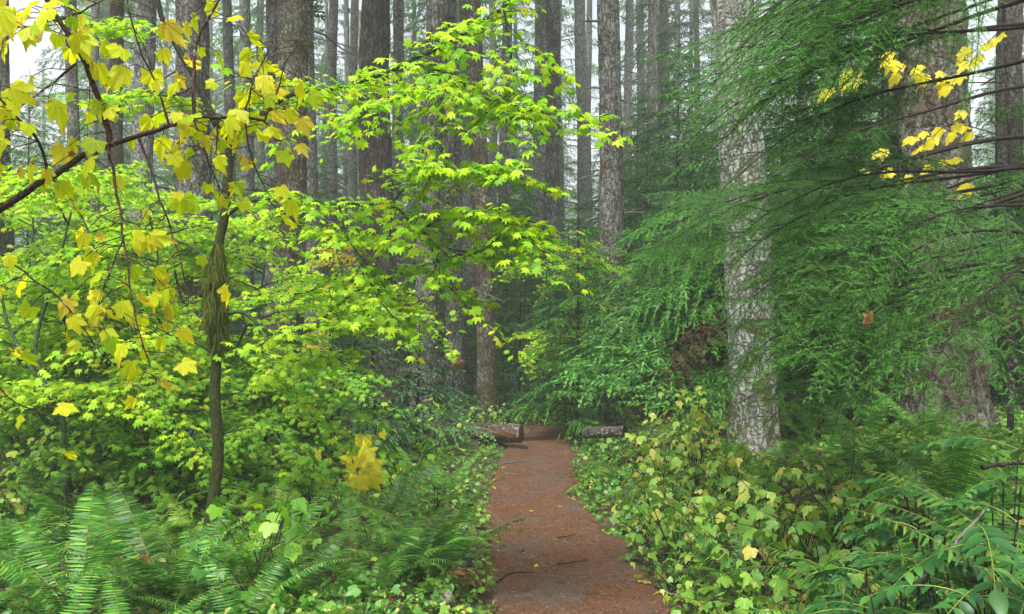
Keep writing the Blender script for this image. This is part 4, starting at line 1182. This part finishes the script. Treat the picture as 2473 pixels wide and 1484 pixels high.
# ------------------------------------------------------------------ sword ferns
def frond_mesh(L, arch, seed, mat, wide=.095, lean=.25, n=None):
    """one frond rising along +X / +Z"""
    qq = np.random.default_rng(seed); n = n or int(L / .021); s = np.linspace(0, 1, 20)
    ang = math.radians(72) - arch * s ** 1.3
    P = np.concatenate([[[0, 0, 0]], np.cumsum(np.stack([np.cos(ang), .06 * np.sin(s * 3 + seed), np.sin(ang)], 1)[:-1] * (L / 19), axis=0)])
    w = MB(); w.tube(P, .0034 * (1 - .8 * s), 4, 1, False)
    t = np.linspace(.14, .995, n); base = np.stack([np.interp(t, s, P[:, c]) for c in range(3)], 1)
    T = unit(np.stack([np.interp(t, s, np.gradient(P[:, c])) for c in range(3)], 1))
    prof = np.minimum(1, .45 + 2.4 * (t - .1)) * np.clip((1.02 - t) / .45, 0, 1) ** .75
    tpl = (np.array([(-.06, 0, 0), (.06, 0, 0), (.085, .35, -.02), (-.085, .35, -.02), (.055, .7, -.08), (-.055, .7, -.08), (0.02, 1, -.16)], float), [(0, 1, 2, 3), (3, 2, 4, 5), (5, 4, 6)])
    for sd in (-1, 1):
        S = np.cross(T, [0, 1.0, 0]); side = np.array([0, 1.0, 0]) * sd
        D = side + T * lean + qq.normal(size=T.shape) * .07 + np.array([0, 0, -.12])
        Nn = np.cross(T, side) * sd; Nn = Nn * np.sign((Nn * [0, 0, 1]).sum(1) + (Nn * [-1, 0, 0]).sum(1) * .5 + 1e-3)[:, None]
        w.place(tpl, base, D, Nn + qq.normal(size=T.shape) * .18, wide * prof * qq.uniform(.85, 1.1, n) + .006, 0)
    return w.mesh("frond", [M[mat], M["fern_stem"]])


FR = {"g": [frond_mesh(L, ar, 800 + k, "fern", .074 + .01 * (k % 2)) for k, (L, ar) in enumerate([(.75, .9), (.85, 1.2), (.95, 1.0), (.7, 1.5), (.9, 1.6), (1.0, 1.3)])],
      "p": [frond_mesh(L, ar, 820 + k, "fern_pale", .11, .35) for k, (L, ar) in enumerate([(.6, 1.0), (.7, 1.3), (.65, 1.6)])],
      "d": [frond_mesh(L, ar, 840 + k, "fern_dead", .07) for k, (L, ar) in enumerate([(.55, 1.8), (.6, 2.1)])]}


def fern(x, y, label, n=14, s=1.0, kind="g", group="sword ferns", az=None, spread=PI, dead=0, tilt=(0, .5), dz=0):
    t = thing("sword_fern", label, "fern", (x, y, float(gz(x, y)) - .02 + dz), group)
    a0 = random.uniform(0, 6.28) if az is None else az
    for k in range(n):
        kd = "d" if k < dead else kind
        o = link("frond", random.choice(FR[kd]), t)
        a = a0 + spread * (2 * (k + random.uniform(.1, .9)) / n - 1)
        f = s * random.uniform(.75, 1.12)
        o.rotation_euler = (random.uniform(-.25, .25), random.uniform(*tilt) + (.5 if kd == "d" else 0), a); o.scale = (f, f, f)
    return t


random.seed(17)
x, y = on_ground(1035, 1425)
fern(x, y, "large sword fern with arching glossy fronds beside the trail's lower left edge", 24, 1.08, dead=4, tilt=(-.1, .3))
fern(*on_ground(1070, 1215), "sword fern leaning towards the trail below the sawn log", 13, .75, tilt=(-.1, .25))
fern(*on_ground(1035, 1130), "small bushy sword fern in front of the sawn log", 12, .75)
fern((410 - CX) / F * 4.1, 4.1, "upright sword fern with tall feathery fronds, lower left", 16, .95, tilt=(-.12, .3))
fern((180 - CX) / F * 4.0, 4.0, "broad sword fern spreading at the bottom left corner", 18, 1.0)
fern((40 - CX) / F * 4.6, 4.6, "sword fern at the left edge above the bottom corner", 14, .95)
fern((560 - CX) / F * 3.9, 3.9, "sword fern with low fronds right of the upright one", 12, .75)
fern((300 - CX) / F * 3.3, 3.3, "sword fern cut by the bottom edge, left", 14, .8)
fern((90 - CX) / F * 3.2, 3.2, "dark sword fern cut by the bottom left edge", 14, .8)
fern((760 - CX) / F * 3.9, 3.9, "bleached tan fern with collapsed fronds, bottom left centre", 9, .7, "p", dead=3)
lf = 0
for px, Y, s in [(620, 5.2, .8), (730, 5.6, .85), (850, 5.3, .85), (930, 6.2, .85), (980, 5.0, .8), (660, 6.4, .9), (800, 7.0, .85), (900, 4.7, .75), (330, 5.4, .9), (240, 6.2, .85), (450, 5.8, .9), (60, 6.0, .9), (140, 5.2, .9), (700, 4.6, .8), (560, 4.7, .85), (600, 7.4, .85), (380, 7.2, .8), (20, 7.4, .8), (850, 8.2, .8), (950, 7.6, .75), (700, 8.4, .8), (470, 4.9, .85), (1000, 8.5, .7)]:
    fern((px - CX) / F * Y, Y, "green sword fern crowded among others in the left undergrowth", 11, s, "g" if lf % 5 else "p", "sword ferns in the left undergrowth"); lf += 1
# right side
fern(1.75, 2.55, "big sword fern with long glossy fronds entering from the right edge", 16, 1.15, az=PI, spread=1.5, tilt=(.0, .35), dz=.12)
fern(1.62, 3.6, "sword fern with one frond hanging down amid the right leaves", 10, .95, az=PI + .3, spread=1.4, tilt=(.2, .8), dz=.1)
fern((1690 - CX) / F * 8.0, 8.0, "sword fern at the foot of the whitish trunk", 12, .9)
fern((1860 - CX) / F * 7.2, 7.2, "sword fern right in front of the whitish trunk", 13, 1.0)
fern((1570 - CX) / F * 7.6, 7.6, "dark sword fern on the right bank below the small log", 12, .75)
fern((1510 - CX) / F * 8.6, 8.6, "small sword fern on the right bank by the trail bend", 10, .6)
fern((1830 - CX) / F * 4.6, 4.6, "sword fern with combed fronds in the lower right shrubs", 8, .8, az=2.6, spread=1.2)
fern((2050 - CX) / F * 6.0, 6.0, "sword fern glowing behind the lower right shrubs", 12, .95)
fern((2160 - CX) / F * 5.2, 5.2, "sword fern under the hemlock boughs, right", 12, .95)
fern((2300 - CX) / F * 4.4, 4.4, "shaded sword fern under the boughs near the right edge", 12, .95)
for px, Y, s in [(1200, 20, .9), (1260, 18.5, .8), (1160, 16.8, .8), (1060, 15, .8), (980, 13.5, .9), (860, 12, .9), (760, 11, .9), (1420, 13, .8), (1340, 16.4, .8), (1950, 9, 1), (2100, 8.2, 1), (2230, 7.4, 1), (1010, 11.2, .8), (-60, 4.6, .9), (-150, 5.6, .9), (-90, 3.6, .8), (-260, 4.8, .9)]:
    fern((px - CX) / F * Y, Y, "small sword fern half hidden in the undergrowth farther back", 9, s, "g", "sword ferns farther back")

# ------------------------------------------------------------------ leafy shrubs
def shrub(label, x, y, h, spread, nst, mat, size, q, tpls=BERRY, name="berry_shrub", group="leafy shrubs", cat="shrub", step=.06, dz=0, az=None):
    t = thing(name, label, cat, (x, y, float(gz(x, y)) - .03 + dz), group)
    w = MB(); L = []
    for k in range(nst):
        a = q.uniform(0, 2 * PI) if az is None else az + q.uniform(-1, 1); R = spread * q.uniform(.2, 1); hh = h * q.uniform(.55, 1.05)
        e = np.array([math.cos(a) * R, math.sin(a) * R, hh])
        P = curve([np.zeros(3), e * [.3, .3, .5] + q.normal(size=3) * .02, e * [.65, .65, .85], e * [1.05, 1.05, .97]], 16)
        w.tube(P, np.linspace(.005, .002, 16), 5)
        tot = np.linalg.norm(np.diff(P, axis=0), axis=1).sum(); n = int(tot * .75 / step)
        for j in range(n):
            f = .25 + .75 * (j + q.random()) / n; p = P[min(15, int(f * 15.99))]
            aa = q.uniform(0, 2 * PI); d = np.array([math.cos(aa), math.sin(aa), q.uniform(-.1, .6)])
            pl = size * q.uniform(.4, 1.3); b = p + d * pl
            w.tube(np.stack([p, p + d * pl * .6 + [0, 0, .006], b]), [.0014, .001, .0008], 3, 0, False)
            L.append((b, d * [1, 1, 0] + [0, 0, -q.uniform(.1, .9)], np.array([0, 0, 1.0]) + q.normal(size=3) * .35, size * .62 * q.uniform(.55, 1.2)))
    w.build("stems", M["twig"], t); leaves_mesh(L, tpls, M[mat], q, "leaves", t)
    return t


q = np.random.default_rng(33)
for px, Y, h, sp, ns, mat, sz, lab in [
    (1680, 7.3, 1.0, .5, 12, "pale_leaf", .10, "pale yellow leaved shrub just left of the whitish trunk"),
    (1600, 6.9, .75, .5, 12, "pale_leaf", .095, "pale yellowing shrub on the bank left of the whitish trunk, lower one"),
    (1745, 6.8, .75, .45, 9, "pale_leaf", .10, "pale shrub with browning leaves at the whitish trunk's foot"),
    (1640, 5.7, .55, .5, 12, "berry_leaf", .10, "light green shrub in the middle of the right bank"),
    (1740, 5.3, .6, .5, 12, "berry_leaf", .10, "light green shrub below the whitish trunk's foot"),
    (1860, 5.0, .6, .5, 12, "berry_leaf", .11, "large leaved green shrub in front of the whitish trunk"),
    (1960, 4.6, .55, .45, 12, "berry_leaf", .11, "large leaved green shrub right of centre in the lower right thicket"),
    (1900, 3.9, .45, .45, 11, "berry_leaf", .105, "yellowing large leaved shrub above the combed fern"),
    (2060, 3.8, .5, .4, 11, "berry_leaf", .10, "tangled shrub with some brown leaves, lower right"),
    (1780, 4.2, .35, .4, 11, "berry_leaf", .09, "pale mottled shrub near the trail's lower right edge"),
    (1700, 4.6, .3, .4, 11, "pale_leaf", .075, "small pale shrub on the trail's lower right edge"),
    (1620, 5.2, .3, .4, 11, "berry_leaf", .07, "small green shrub right beside the short black stick"),
    (2000, 3.2, .35, .35, 9, "berry_leaf", .09, "green shrub at the bottom edge right of the trail"),
    (2200, 3.4, .55, .4, 9, "berry_leaf", .10, "shaded shrub with brown hanging leaves under the big fern"),
    (1540, 8.4, .5, .5, 10, "herb", .07, "green shrub at the trail bend below the hemlock sprays"),
    (600, 4.2, .55, .4, 9, "herb", .10, "broad leaved green shrub in the bottom left ferns"),
    (880, 3.8, .3, .4, 9, "herb", .09, "low broad leaved plant at the bottom, left of the large fern"),
    (980, 6.8, .6, .4, 10, "vine_leaf_green", .09, "light green shrub left of the trail above the large fern"),
    (1030, 9.6, .75, .4, 9, "vine_leaf", .075, "bright green small leaved shrub just left of the sawn log"),
    (700, 5.0, .6, .4, 9, "herb", .11, "broad leaved plant right of the mossy maple's foot"),
    (640, 4.6, .7, .4, 8, "vine_leaf_green", .12, "large leaved yellow green plant right of the mossy maple's foot"),
    (760, 6.4, .6, .4, 9, "vine_leaf_green", .10, "yellow green plant left of the gold leaf cluster"),
    (1790, 5.9, .65, .5, 13, "berry_leaf", .10, "full green shrub directly below the whitish trunk, farther one"),
    (1690, 6.2, .6, .5, 13, "berry_leaf", .095, "green shrub between the two pale shrubs left of the whitish trunk"),
    (1580, 6.0, .4, .45, 12, "berry_leaf", .08, "low green shrub on the bank opposite the large fern"),
    (2060, 4.7, .6, .5, 13, "berry_leaf", .10, "green shrub filling the gap under the hemlock boughs"),
    (1850, 4.3, .5, .45, 12, "berry_leaf", .10, "broad leaved green shrub beside the combed fern"),
    (1950, 3.6, .4, .4, 12, "berry_leaf", .095, "low broad leaved shrub in the lower right thicket"),
    (60, 6.4, .8, .5, 9, "pale_leaf", .09, "yellowish shrub at the left edge below the maples"),
    (20, 5.4, .5, .5, 9, "berry_leaf", .09, "green shrub at the left edge above the ferns"),
]:
    shrub(lab, (px - CX) / F * Y, Y, h, sp, ns, mat, sz, q)
for k in range(46):
    Y = 3.4 + 9 * q.random() ** 1.2; sd = 1 if k % 3 else -1
    xx = pathx(Y) + sd * (np.interp(Y, PY, PW) + q.uniform(.22, .9))
    if sd < 0 and (Y > 9.5 or Y < 6.2): continue
    shrub("low leafy seedling in the green fringe along the trail", xx, Y, q.uniform(.16, .36), q.uniform(.15, .3), 8, ["berry_leaf", "herb", "pale_leaf", "herb", "vine_leaf_green"][k % 5], q.uniform(.05, .08), q, name="seedling", group="seedlings along the trail", cat="plant", step=.04)
for k in range(100):
    Y = 11 + 22 * q.random() ** .8; px = q.uniform(-350, 2800)
    xx = (px - CX) / F * Y
    if abs(xx - pathx(Y)) < 1.1: continue
    shrub("low leafy bush in the shaded undergrowth between the trunks", xx, Y, q.uniform(.5, 1.0 + .05 * (Y - 10)), q.uniform(.5, .9), 10, ["berry_leaf", "vine_leaf_green", "pale_leaf", "herb"][k % 4], .10, q, group="low bushes between the trunks", step=.075)
for px, Y, h, mat in [(1240, 16.6, .5, "pale_leaf"), (1290, 17.4, .6, "berry_leaf"), (1210, 15.4, .4, "berry_leaf"), (1370, 14.6, .7, "berry_leaf"), (1340, 17, .8, "pale_leaf"), (1320, 15.2, .4, "herb"), (1225, 14.6, .45, "pale_leaf"), (1265, 15.0, .4, "vine_leaf_green"), (1190, 14.2, .5, "berry_leaf"), (1300, 14.9, .45, "pale_leaf"), (1150, 13.9, .5, "herb"), (1280, 19, .9, "vine_leaf_green"), (1240, 21, 1.1, "berry_leaf"), (1340, 20, 1.2, "vine_leaf_green"), (1200, 18.5, .9, "pale_leaf")]:
    shrub("small mottled bush closing the far end of the trail", (px - CX) / F * Y, Y, h, .5, 10, mat, .08, q, group="bushes at the far end of the trail")

# gold leaf cluster
x, y = (880 - CX) / F * 6.3, 6.3
gt = thing("gold_leaf_plant", "plant hung with large drooping golden yellow leaves, left of the trail", "plant", (x, y, float(gz(x, y))))
w = MB(); L = []; o3 = np.array([x, y, float(gz(x, y))])
for top, tgt in [((905, 1075), [(878, 1055, 1.1), (885, 1085, 1.25), (900, 1110, 1.2), (870, 1105, 1.0), (890, 1130, .9)]), ((850, 1110), [(835, 1100, .7), (850, 1120, .8)]), ((880, 1130), [(865, 1150, 1.15), (895, 1150, 1.0), (845, 1145, .7), (880, 1160, .8)]), ((922, 1045), [(922, 1045, .45)]), ((770, 1110), [(765, 1090, .7)])]:
    pt = W(top[0], top[1], 6.3) - o3
    P = curve([np.array([.0, 0, 0]), pt * [.4, .4, .7], pt * [.9, .9, 1.1], pt], 14); w.tube(P, np.linspace(.005, .002, 14), 5)
    for px, py, s in tgt:
        p = W(px, py, 6.3 + q.uniform(-.12, .08)) - o3
        w.tube(curve([pt, (pt + p) / 2 + [0, 0, .05], p], 6), .0016, 3, 0, False)
        L.append((p, np.array([q.normal() * .4, -q.uniform(0, .7), -1]), np.array([q.normal() * .5, -.8, .7]), .102 * s))
w.build("stems", M["fern_stem"], gt); leaves_mesh(L, MAPLE, M["gold_leaf"], q, "leaves", gt)

# yellow maple sprays among the boughs on the right
sp = thing("maple_sapling", "slim maple with scattered golden leaves in front of the massive old trunk", "tree", gp(2440, 7.6))
o3 = np.array(sp.location)
w = MB(); base = np.zeros(3); top = W(2420, -60, 7.6) - o3; w.tube(curve([base, top * .5 + [.05, 0, 0], top], 40), np.linspace(.03, .015, 40), 8); w.build("trunk", M["sapling_bark"], sp)
for pts, nl in [([(2430, 60, 7.5), (2380, 110, 7.3), (2330, 170, 7.2), (2300, 200, 7.1)], 12), ([(2425, 200, 7.5), (2250, 195, 7.2), (2130, 150, 7.0), (2040, 190, 6.9), (1990, 215, 6.9)], 22), ([(2430, 330, 7.5), (2300, 300, 7.2), (2240, 340, 7), (2160, 350, 6.9)], 12), ([(2430, 430, 7.5), (2300, 400, 7.3), (2200, 410, 7.1), (2100, 410, 7)], 10)]:
    P = curve([W(*p) - o3 for p in pts], 20); w = MB(); w.tube(P, np.linspace(.006, .002, 20), 5); L = []
    for j in range(nl):
        p = P[min(19, int(20 * (.25 + .75 * (j + .5) / nl)))] + q.normal(size=3) * [.05, .06, .04]
        L.append((p, np.array([-1, q.normal() * .5, -q.uniform(.1, .8)]), np.array([q.normal() * .3, -.6, 1]), q.uniform(.06, .11)))
    b = w.build("branch", M["sapling_bark"], sp); leaves_mesh(L, MAPLE, M["gold_leaf"], q, "leaves", b)


def loose_leaf(label, p, d, n, s, mat="gold_leaf", tpl=None):
    mb = MB(); mb.place(tpl or MAPLE[0], np.zeros((1, 3)), np.array([d], float), np.array([n], float), s)
    o = mb.build("fallen_leaf", M[mat]); o.location = [float(c) for c in p]; return tag(o, label, "leaf")


loose_leaf("single tan maple leaf caught on a hemlock bough, right", W(2100, 760, 3.15), (.2, 0, -1), (.5, -1, .5), .045, "tan_leaf")
loose_leaf("tan leaf caught in the upright fern, lower left", W(345, 1345, 3.9), (.3, 0, -1), (0, -1, .4), .04, "tan_leaf")
loose_leaf("pale leaf lying flat on the trail near the bottom edge", G(1620, 1462, .02), (1, 0, 0), (0, 0, 1), .055, "tan_leaf", OVATE_W)

for k in range(18):
    yy = random.uniform(4.9, 11); xx = pathx(yy) + random.choice([-1, 1, 1]) * random.uniform(.05, .46); a = random.uniform(0, 6.28)
    o = loose_leaf("small withered leaf lying flat on the trail's needle litter", (xx, yy, float(pz(xx, yy)) + .012), (math.cos(a), math.sin(a), .05), (random.uniform(-.3, .3), random.uniform(-.3, .3), 1), random.uniform(.018, .034), ["tan_leaf", "yellow_leaf", "dead_leaf"][k % 3], MAPLE[k % 3])
    o["group"] = "withered leaves on the trail"

# ------------------------------------------------------------------ Oregon grape at the bottom right
def grape_leaf_mesh(L, pairs, seed):
    qq = np.random.default_rng(seed); s = np.linspace(0, 1, 14)
    P = np.stack([L * s, .04 * L * np.sin(s * 3), L * (.35 * s - .55 * s * s)], 1); w = MB(); w.tube(P, .0032 * (1 - .6 * s), 5, 1)
    for k in range(pairs):
        t = .22 + .74 * k / (pairs - 1) if pairs > 1 else .5
        p = np.array([[np.interp(t, s, P[:, c]) for c in range(3)]]); sz = L * .22 * (1 - .35 * abs(t - .45)) * qq.uniform(.75, 1.15)
        for sd in (-1, 1):
            d = np.array([[.55, sd * 1.0, -qq.uniform(.05, .35)]]); n = np.array([[0, -sd * .25, 1]]) + qq.normal(size=(1, 3)) * .12
            w.place(OVATE, p, d, n, sz)
    w.place(OVATE, P[-1:], np.array([[1, 0, -.5]]), np.array([[.3, 0, 1]]), L * .26)
    return w.mesh("compound_leaf", [M["grape_leaf"], M["rachis"]])


GL = [grape_leaf_mesh(.36, 7, 901), grape_leaf_mesh(.42, 8, 902), grape_leaf_mesh(.30, 6, 903), grape_leaf_mesh(.38, 9, 904)]
random.seed(8)
for px, py, Y, n, s, lab in [
    (2440, 1460, 2.0, 20, .85, "glossy pinnate leaved shrub filling the bottom right corner"),
    (2250, 1440, 2.5, 20, .82, "glossy pinnate leaved shrub left of the bottom right corner"),
    (2100, 1500, 2.7, 18, .78, "glossy pinnate leaved shrub at the bottom edge, right"),
    (2380, 1290, 2.6, 20, .82, "glossy pinnate leaved shrub above the bottom right corner"),
    (2190, 1290, 3.1, 16, .7, "glossy pinnate leaved shrub under the pale slanting stick"),
    (2420, 1120, 3.0, 16, .7, "dark glossy pinnate leaved shrub at the right edge below the big fern"),
    (2260, 1150, 3.6, 16, .7, "dark glossy pinnate leaved shrub below the big fern fronds"),
    (2080, 1390, 3.3, 13, .68, "dark glossy pinnate leaved shrub among the lower right shrubs"),
    (2330, 1500, 2.2, 18, .78, "glossy pinnate leaved shrub cut by the bottom edge near the right corner"),
    (1010, 1440, 4.3, 5, .7, "small glossy pinnate leaved plant left of the mossy stone"),
]:
    p = W(px, py, Y); gzv = float(gz(p[0], p[1])); zt = max(gzv + .12, p[2])
    t = thing("pinnate_shrub", lab, "shrub", (p[0], p[1], gzv), "glossy pinnate leaved shrubs")
    mb = MB()
    for k in range(n):
        a = PI + .5 + random.uniform(-2.0, 2.0) if k else PI + .15
        h = (zt - gzv) * random.uniform(.45, 1.0) + random.uniform(-.05, .06); off = (random.uniform(-.16, .12), random.uniform(-.14, .14))
        mb.tube(np.array([[0, 0, -.02], [off[0] * .6, off[1] * .6, h * .6], [off[0], off[1], h]]), [.0035, .003, .0025], 5)
        o = link("compound_leaf", random.choice(GL), t); f = s * random.uniform(.85, 1.15)
        o.location = (off[0], off[1], h); o.scale = (f, f, f); o.rotation_euler = (random.uniform(-.3, .3), random.uniform(-.25, .25), a)
    mb.build("stems", M["twig"], t)

# ------------------------------------------------------------------ ground cover and litter (nobody could count them)
def scatter_herbs():
    q = np.random.default_rng(55); mb = MB(); n = 37000
    Y = 2.6 + 20 * q.random(n) ** 1.5; x = q.uniform(-.85, .85, n) * Y
    c = pathx(Y); w = np.interp(Y, PY, PW); d = np.abs(x - c) - w
    keep = (d > -.11 + .2 * q.random(n) - .05 * (q.random(n) < .08)) & (vnoise(x * 1.5 + 40, Y * 1.5 + 40, 61) + .5 * np.exp(-np.clip(d, 0, 9) / .6) > .38)
    x, Y, d = x[keep], Y[keep], d[keep]; n = len(x)
    h = (.03 + .16 * q.random(n)) * np.clip(d / .35 + .3, .3, 1)
    z = gz(x, Y); Ls = 0
    for k in range(4):
        a = q.uniform(0, 2 * PI, n); r = q.uniform(.01, .06, n)
        P = np.stack([x + np.cos(a) * r, Y + np.sin(a) * r, z + h * q.uniform(.5, 1.1, n)], 1)
        D = np.stack([np.cos(a), np.sin(a), -q.uniform(0, .6, n)], 1); N = q.normal(size=(n, 3)) * .35 + [0, 0, 1]
        mb.place(SMALL if k % 2 else OVATE_W, P, D, N, q.uniform(.018, .045, n) * (1 + .3 * (x > 0)))
    tag(mb.build("ground_cover", M["herb"]), kind="stuff")
    # tiny ferny / grassy blades
    # dead leaves off the path
    mb = MB(); n = 6000
    Y = 2.6 + 17 * q.random(n) ** 1.4; x = q.uniform(-.85, .85, n) * Y; d = np.abs(x - pathx(Y)) - np.interp(Y, PY, PW); keep = d > -.06; x, Y = x[keep], Y[keep]; n = len(x)
    a = q.uniform(0, 2 * PI, n)
    mb.place(SMALL, np.stack([x, Y, gz(x, Y) + q.uniform(.005, .04, n)], 1), np.stack([np.cos(a), np.sin(a), q.normal(size=n) * .2], 1), q.normal(size=(n, 3)) * .4 + [0, 0, 1], q.uniform(.015, .045, n))
    tag(mb.build("leaf_litter", M["dead_leaf"]), kind="stuff")
    # fallen needles and flecks on the trail
    mb = MB(); n = 26000
    Y = 3.6 + 11 * q.random(n) ** 1.5; u = q.uniform(-1.05, 1.05, n); x = pathx(Y) + u * np.interp(Y, PY, PW)
    a = q.uniform(0, 2 * PI, n)
    z = base_z(Y) - .02 * (1 - u * u) + .02 + q.uniform(.004, .012, n)
    tpl = (np.array([(-.06, 0, 0), (.06, 0, 0), (.05, 1, 0), (-.05, 1, 0)], float), [(0, 1, 2, 3)])
    mb.place(tpl, np.stack([x, Y, z], 1), np.stack([np.cos(a), np.sin(a), q.normal(size=n) * .12], 1), q.normal(size=(n, 3)) * .25 + [0, 0, 1], q.uniform(.012, .035, n))
    tag(mb.build("needle_litter", M["litter"]), kind="stuff")


scatter_herbs()

# ------------------------------------------------------------------ air, sky and light
m, nt, nd, lk = newmat("haze")
vol = nd.new("ShaderNodeVolumePrincipled"); vol.inputs["Color"].default_value = (.95, 1.0, .975, 1)
vol.inputs["Density"].default_value = .0028; vol.inputs["Anisotropy"].default_value = .0
o = nd.new("ShaderNodeOutputMaterial"); lk.new(vol.outputs[0], o.inputs["Volume"])
mb = MB()
V = [(sx, sy, sz) for sz in (-2.5, 34.0) for sx, sy in ((-330, -60), (330, -60), (330, 330), (-330, 330))]
mb.add(V, [(3, 2, 1, 0), (4, 5, 6, 7), (0, 1, 5, 4), (1, 2, 6, 5), (2, 3, 7, 6), (3, 0, 4, 7)], 0, False)
tag(mb.build("haze", m), kind="stuff")

wd = bpy.data.worlds.new("World"); sc.world = wd; wd.use_nodes = True
nt = wd.node_tree; nt.nodes.clear()
sky = nt.nodes.new("ShaderNodeTexSky"); sky.sky_type = 'NISHITA'; sky.sun_disc = False
EL, ROT = math.radians(62), math.radians(200)
sky.sun_elevation = EL; sky.sun_rotation = ROT; sky.air_density = 1.0; sky.dust_density = 6.0; sky.ozone_density = .6
hs = nt.nodes.new("ShaderNodeHueSaturation"); hs.inputs["Saturation"].default_value = .35
bg = nt.nodes.new("ShaderNodeBackground"); bg.inputs["Strength"].default_value = .125
ou = nt.nodes.new("ShaderNodeOutputWorld")
nt.links.new(sky.outputs[0], hs.inputs["Color"]); nt.links.new(hs.outputs[0], bg.inputs["Color"]); nt.links.new(bg.outputs[0], ou.inputs[0])
sun = bpy.data.lights.new("sun", "SUN"); sun.energy = 1.5; sun.angle = math.radians(14); sun.color = (1, .98, .95)
so = bpy.data.objects.new("sun", sun); COL.objects.link(so)
sd = Vector((math.sin(ROT) * math.cos(EL), math.cos(ROT) * math.cos(EL), math.sin(EL)))
so.rotation_euler = sd.to_track_quat('Z', 'Y').to_euler()

sc.view_settings.view_transform = 'Standard'; sc.view_settings.look = 'None'
sc.view_settings.exposure = 1.5; sc.view_settings.gamma = 1.0
cy = sc.cycles
cy.max_bounces = 8; cy.diffuse_bounces = 2; cy.glossy_bounces = 2; cy.transmission_bounces = 4; cy.volume_bounces = 1; cy.transparent_max_bounces = 8
cy.caustics_reflective = False; cy.caustics_refractive = False
cy.use_denoising = True
try:
    cy.denoiser = 'OPENIMAGEDENOISE'; cy.denoising_input_passes = 'RGB_ALBEDO_NORMAL'; cy.denoising_prefilter = 'NONE'
except Exception: pass
print("LEAVES", NL, "OBJECTS", len(sc.objects), "TRIS", sum(len(me.polygons) for me in bpy.data.meshes))
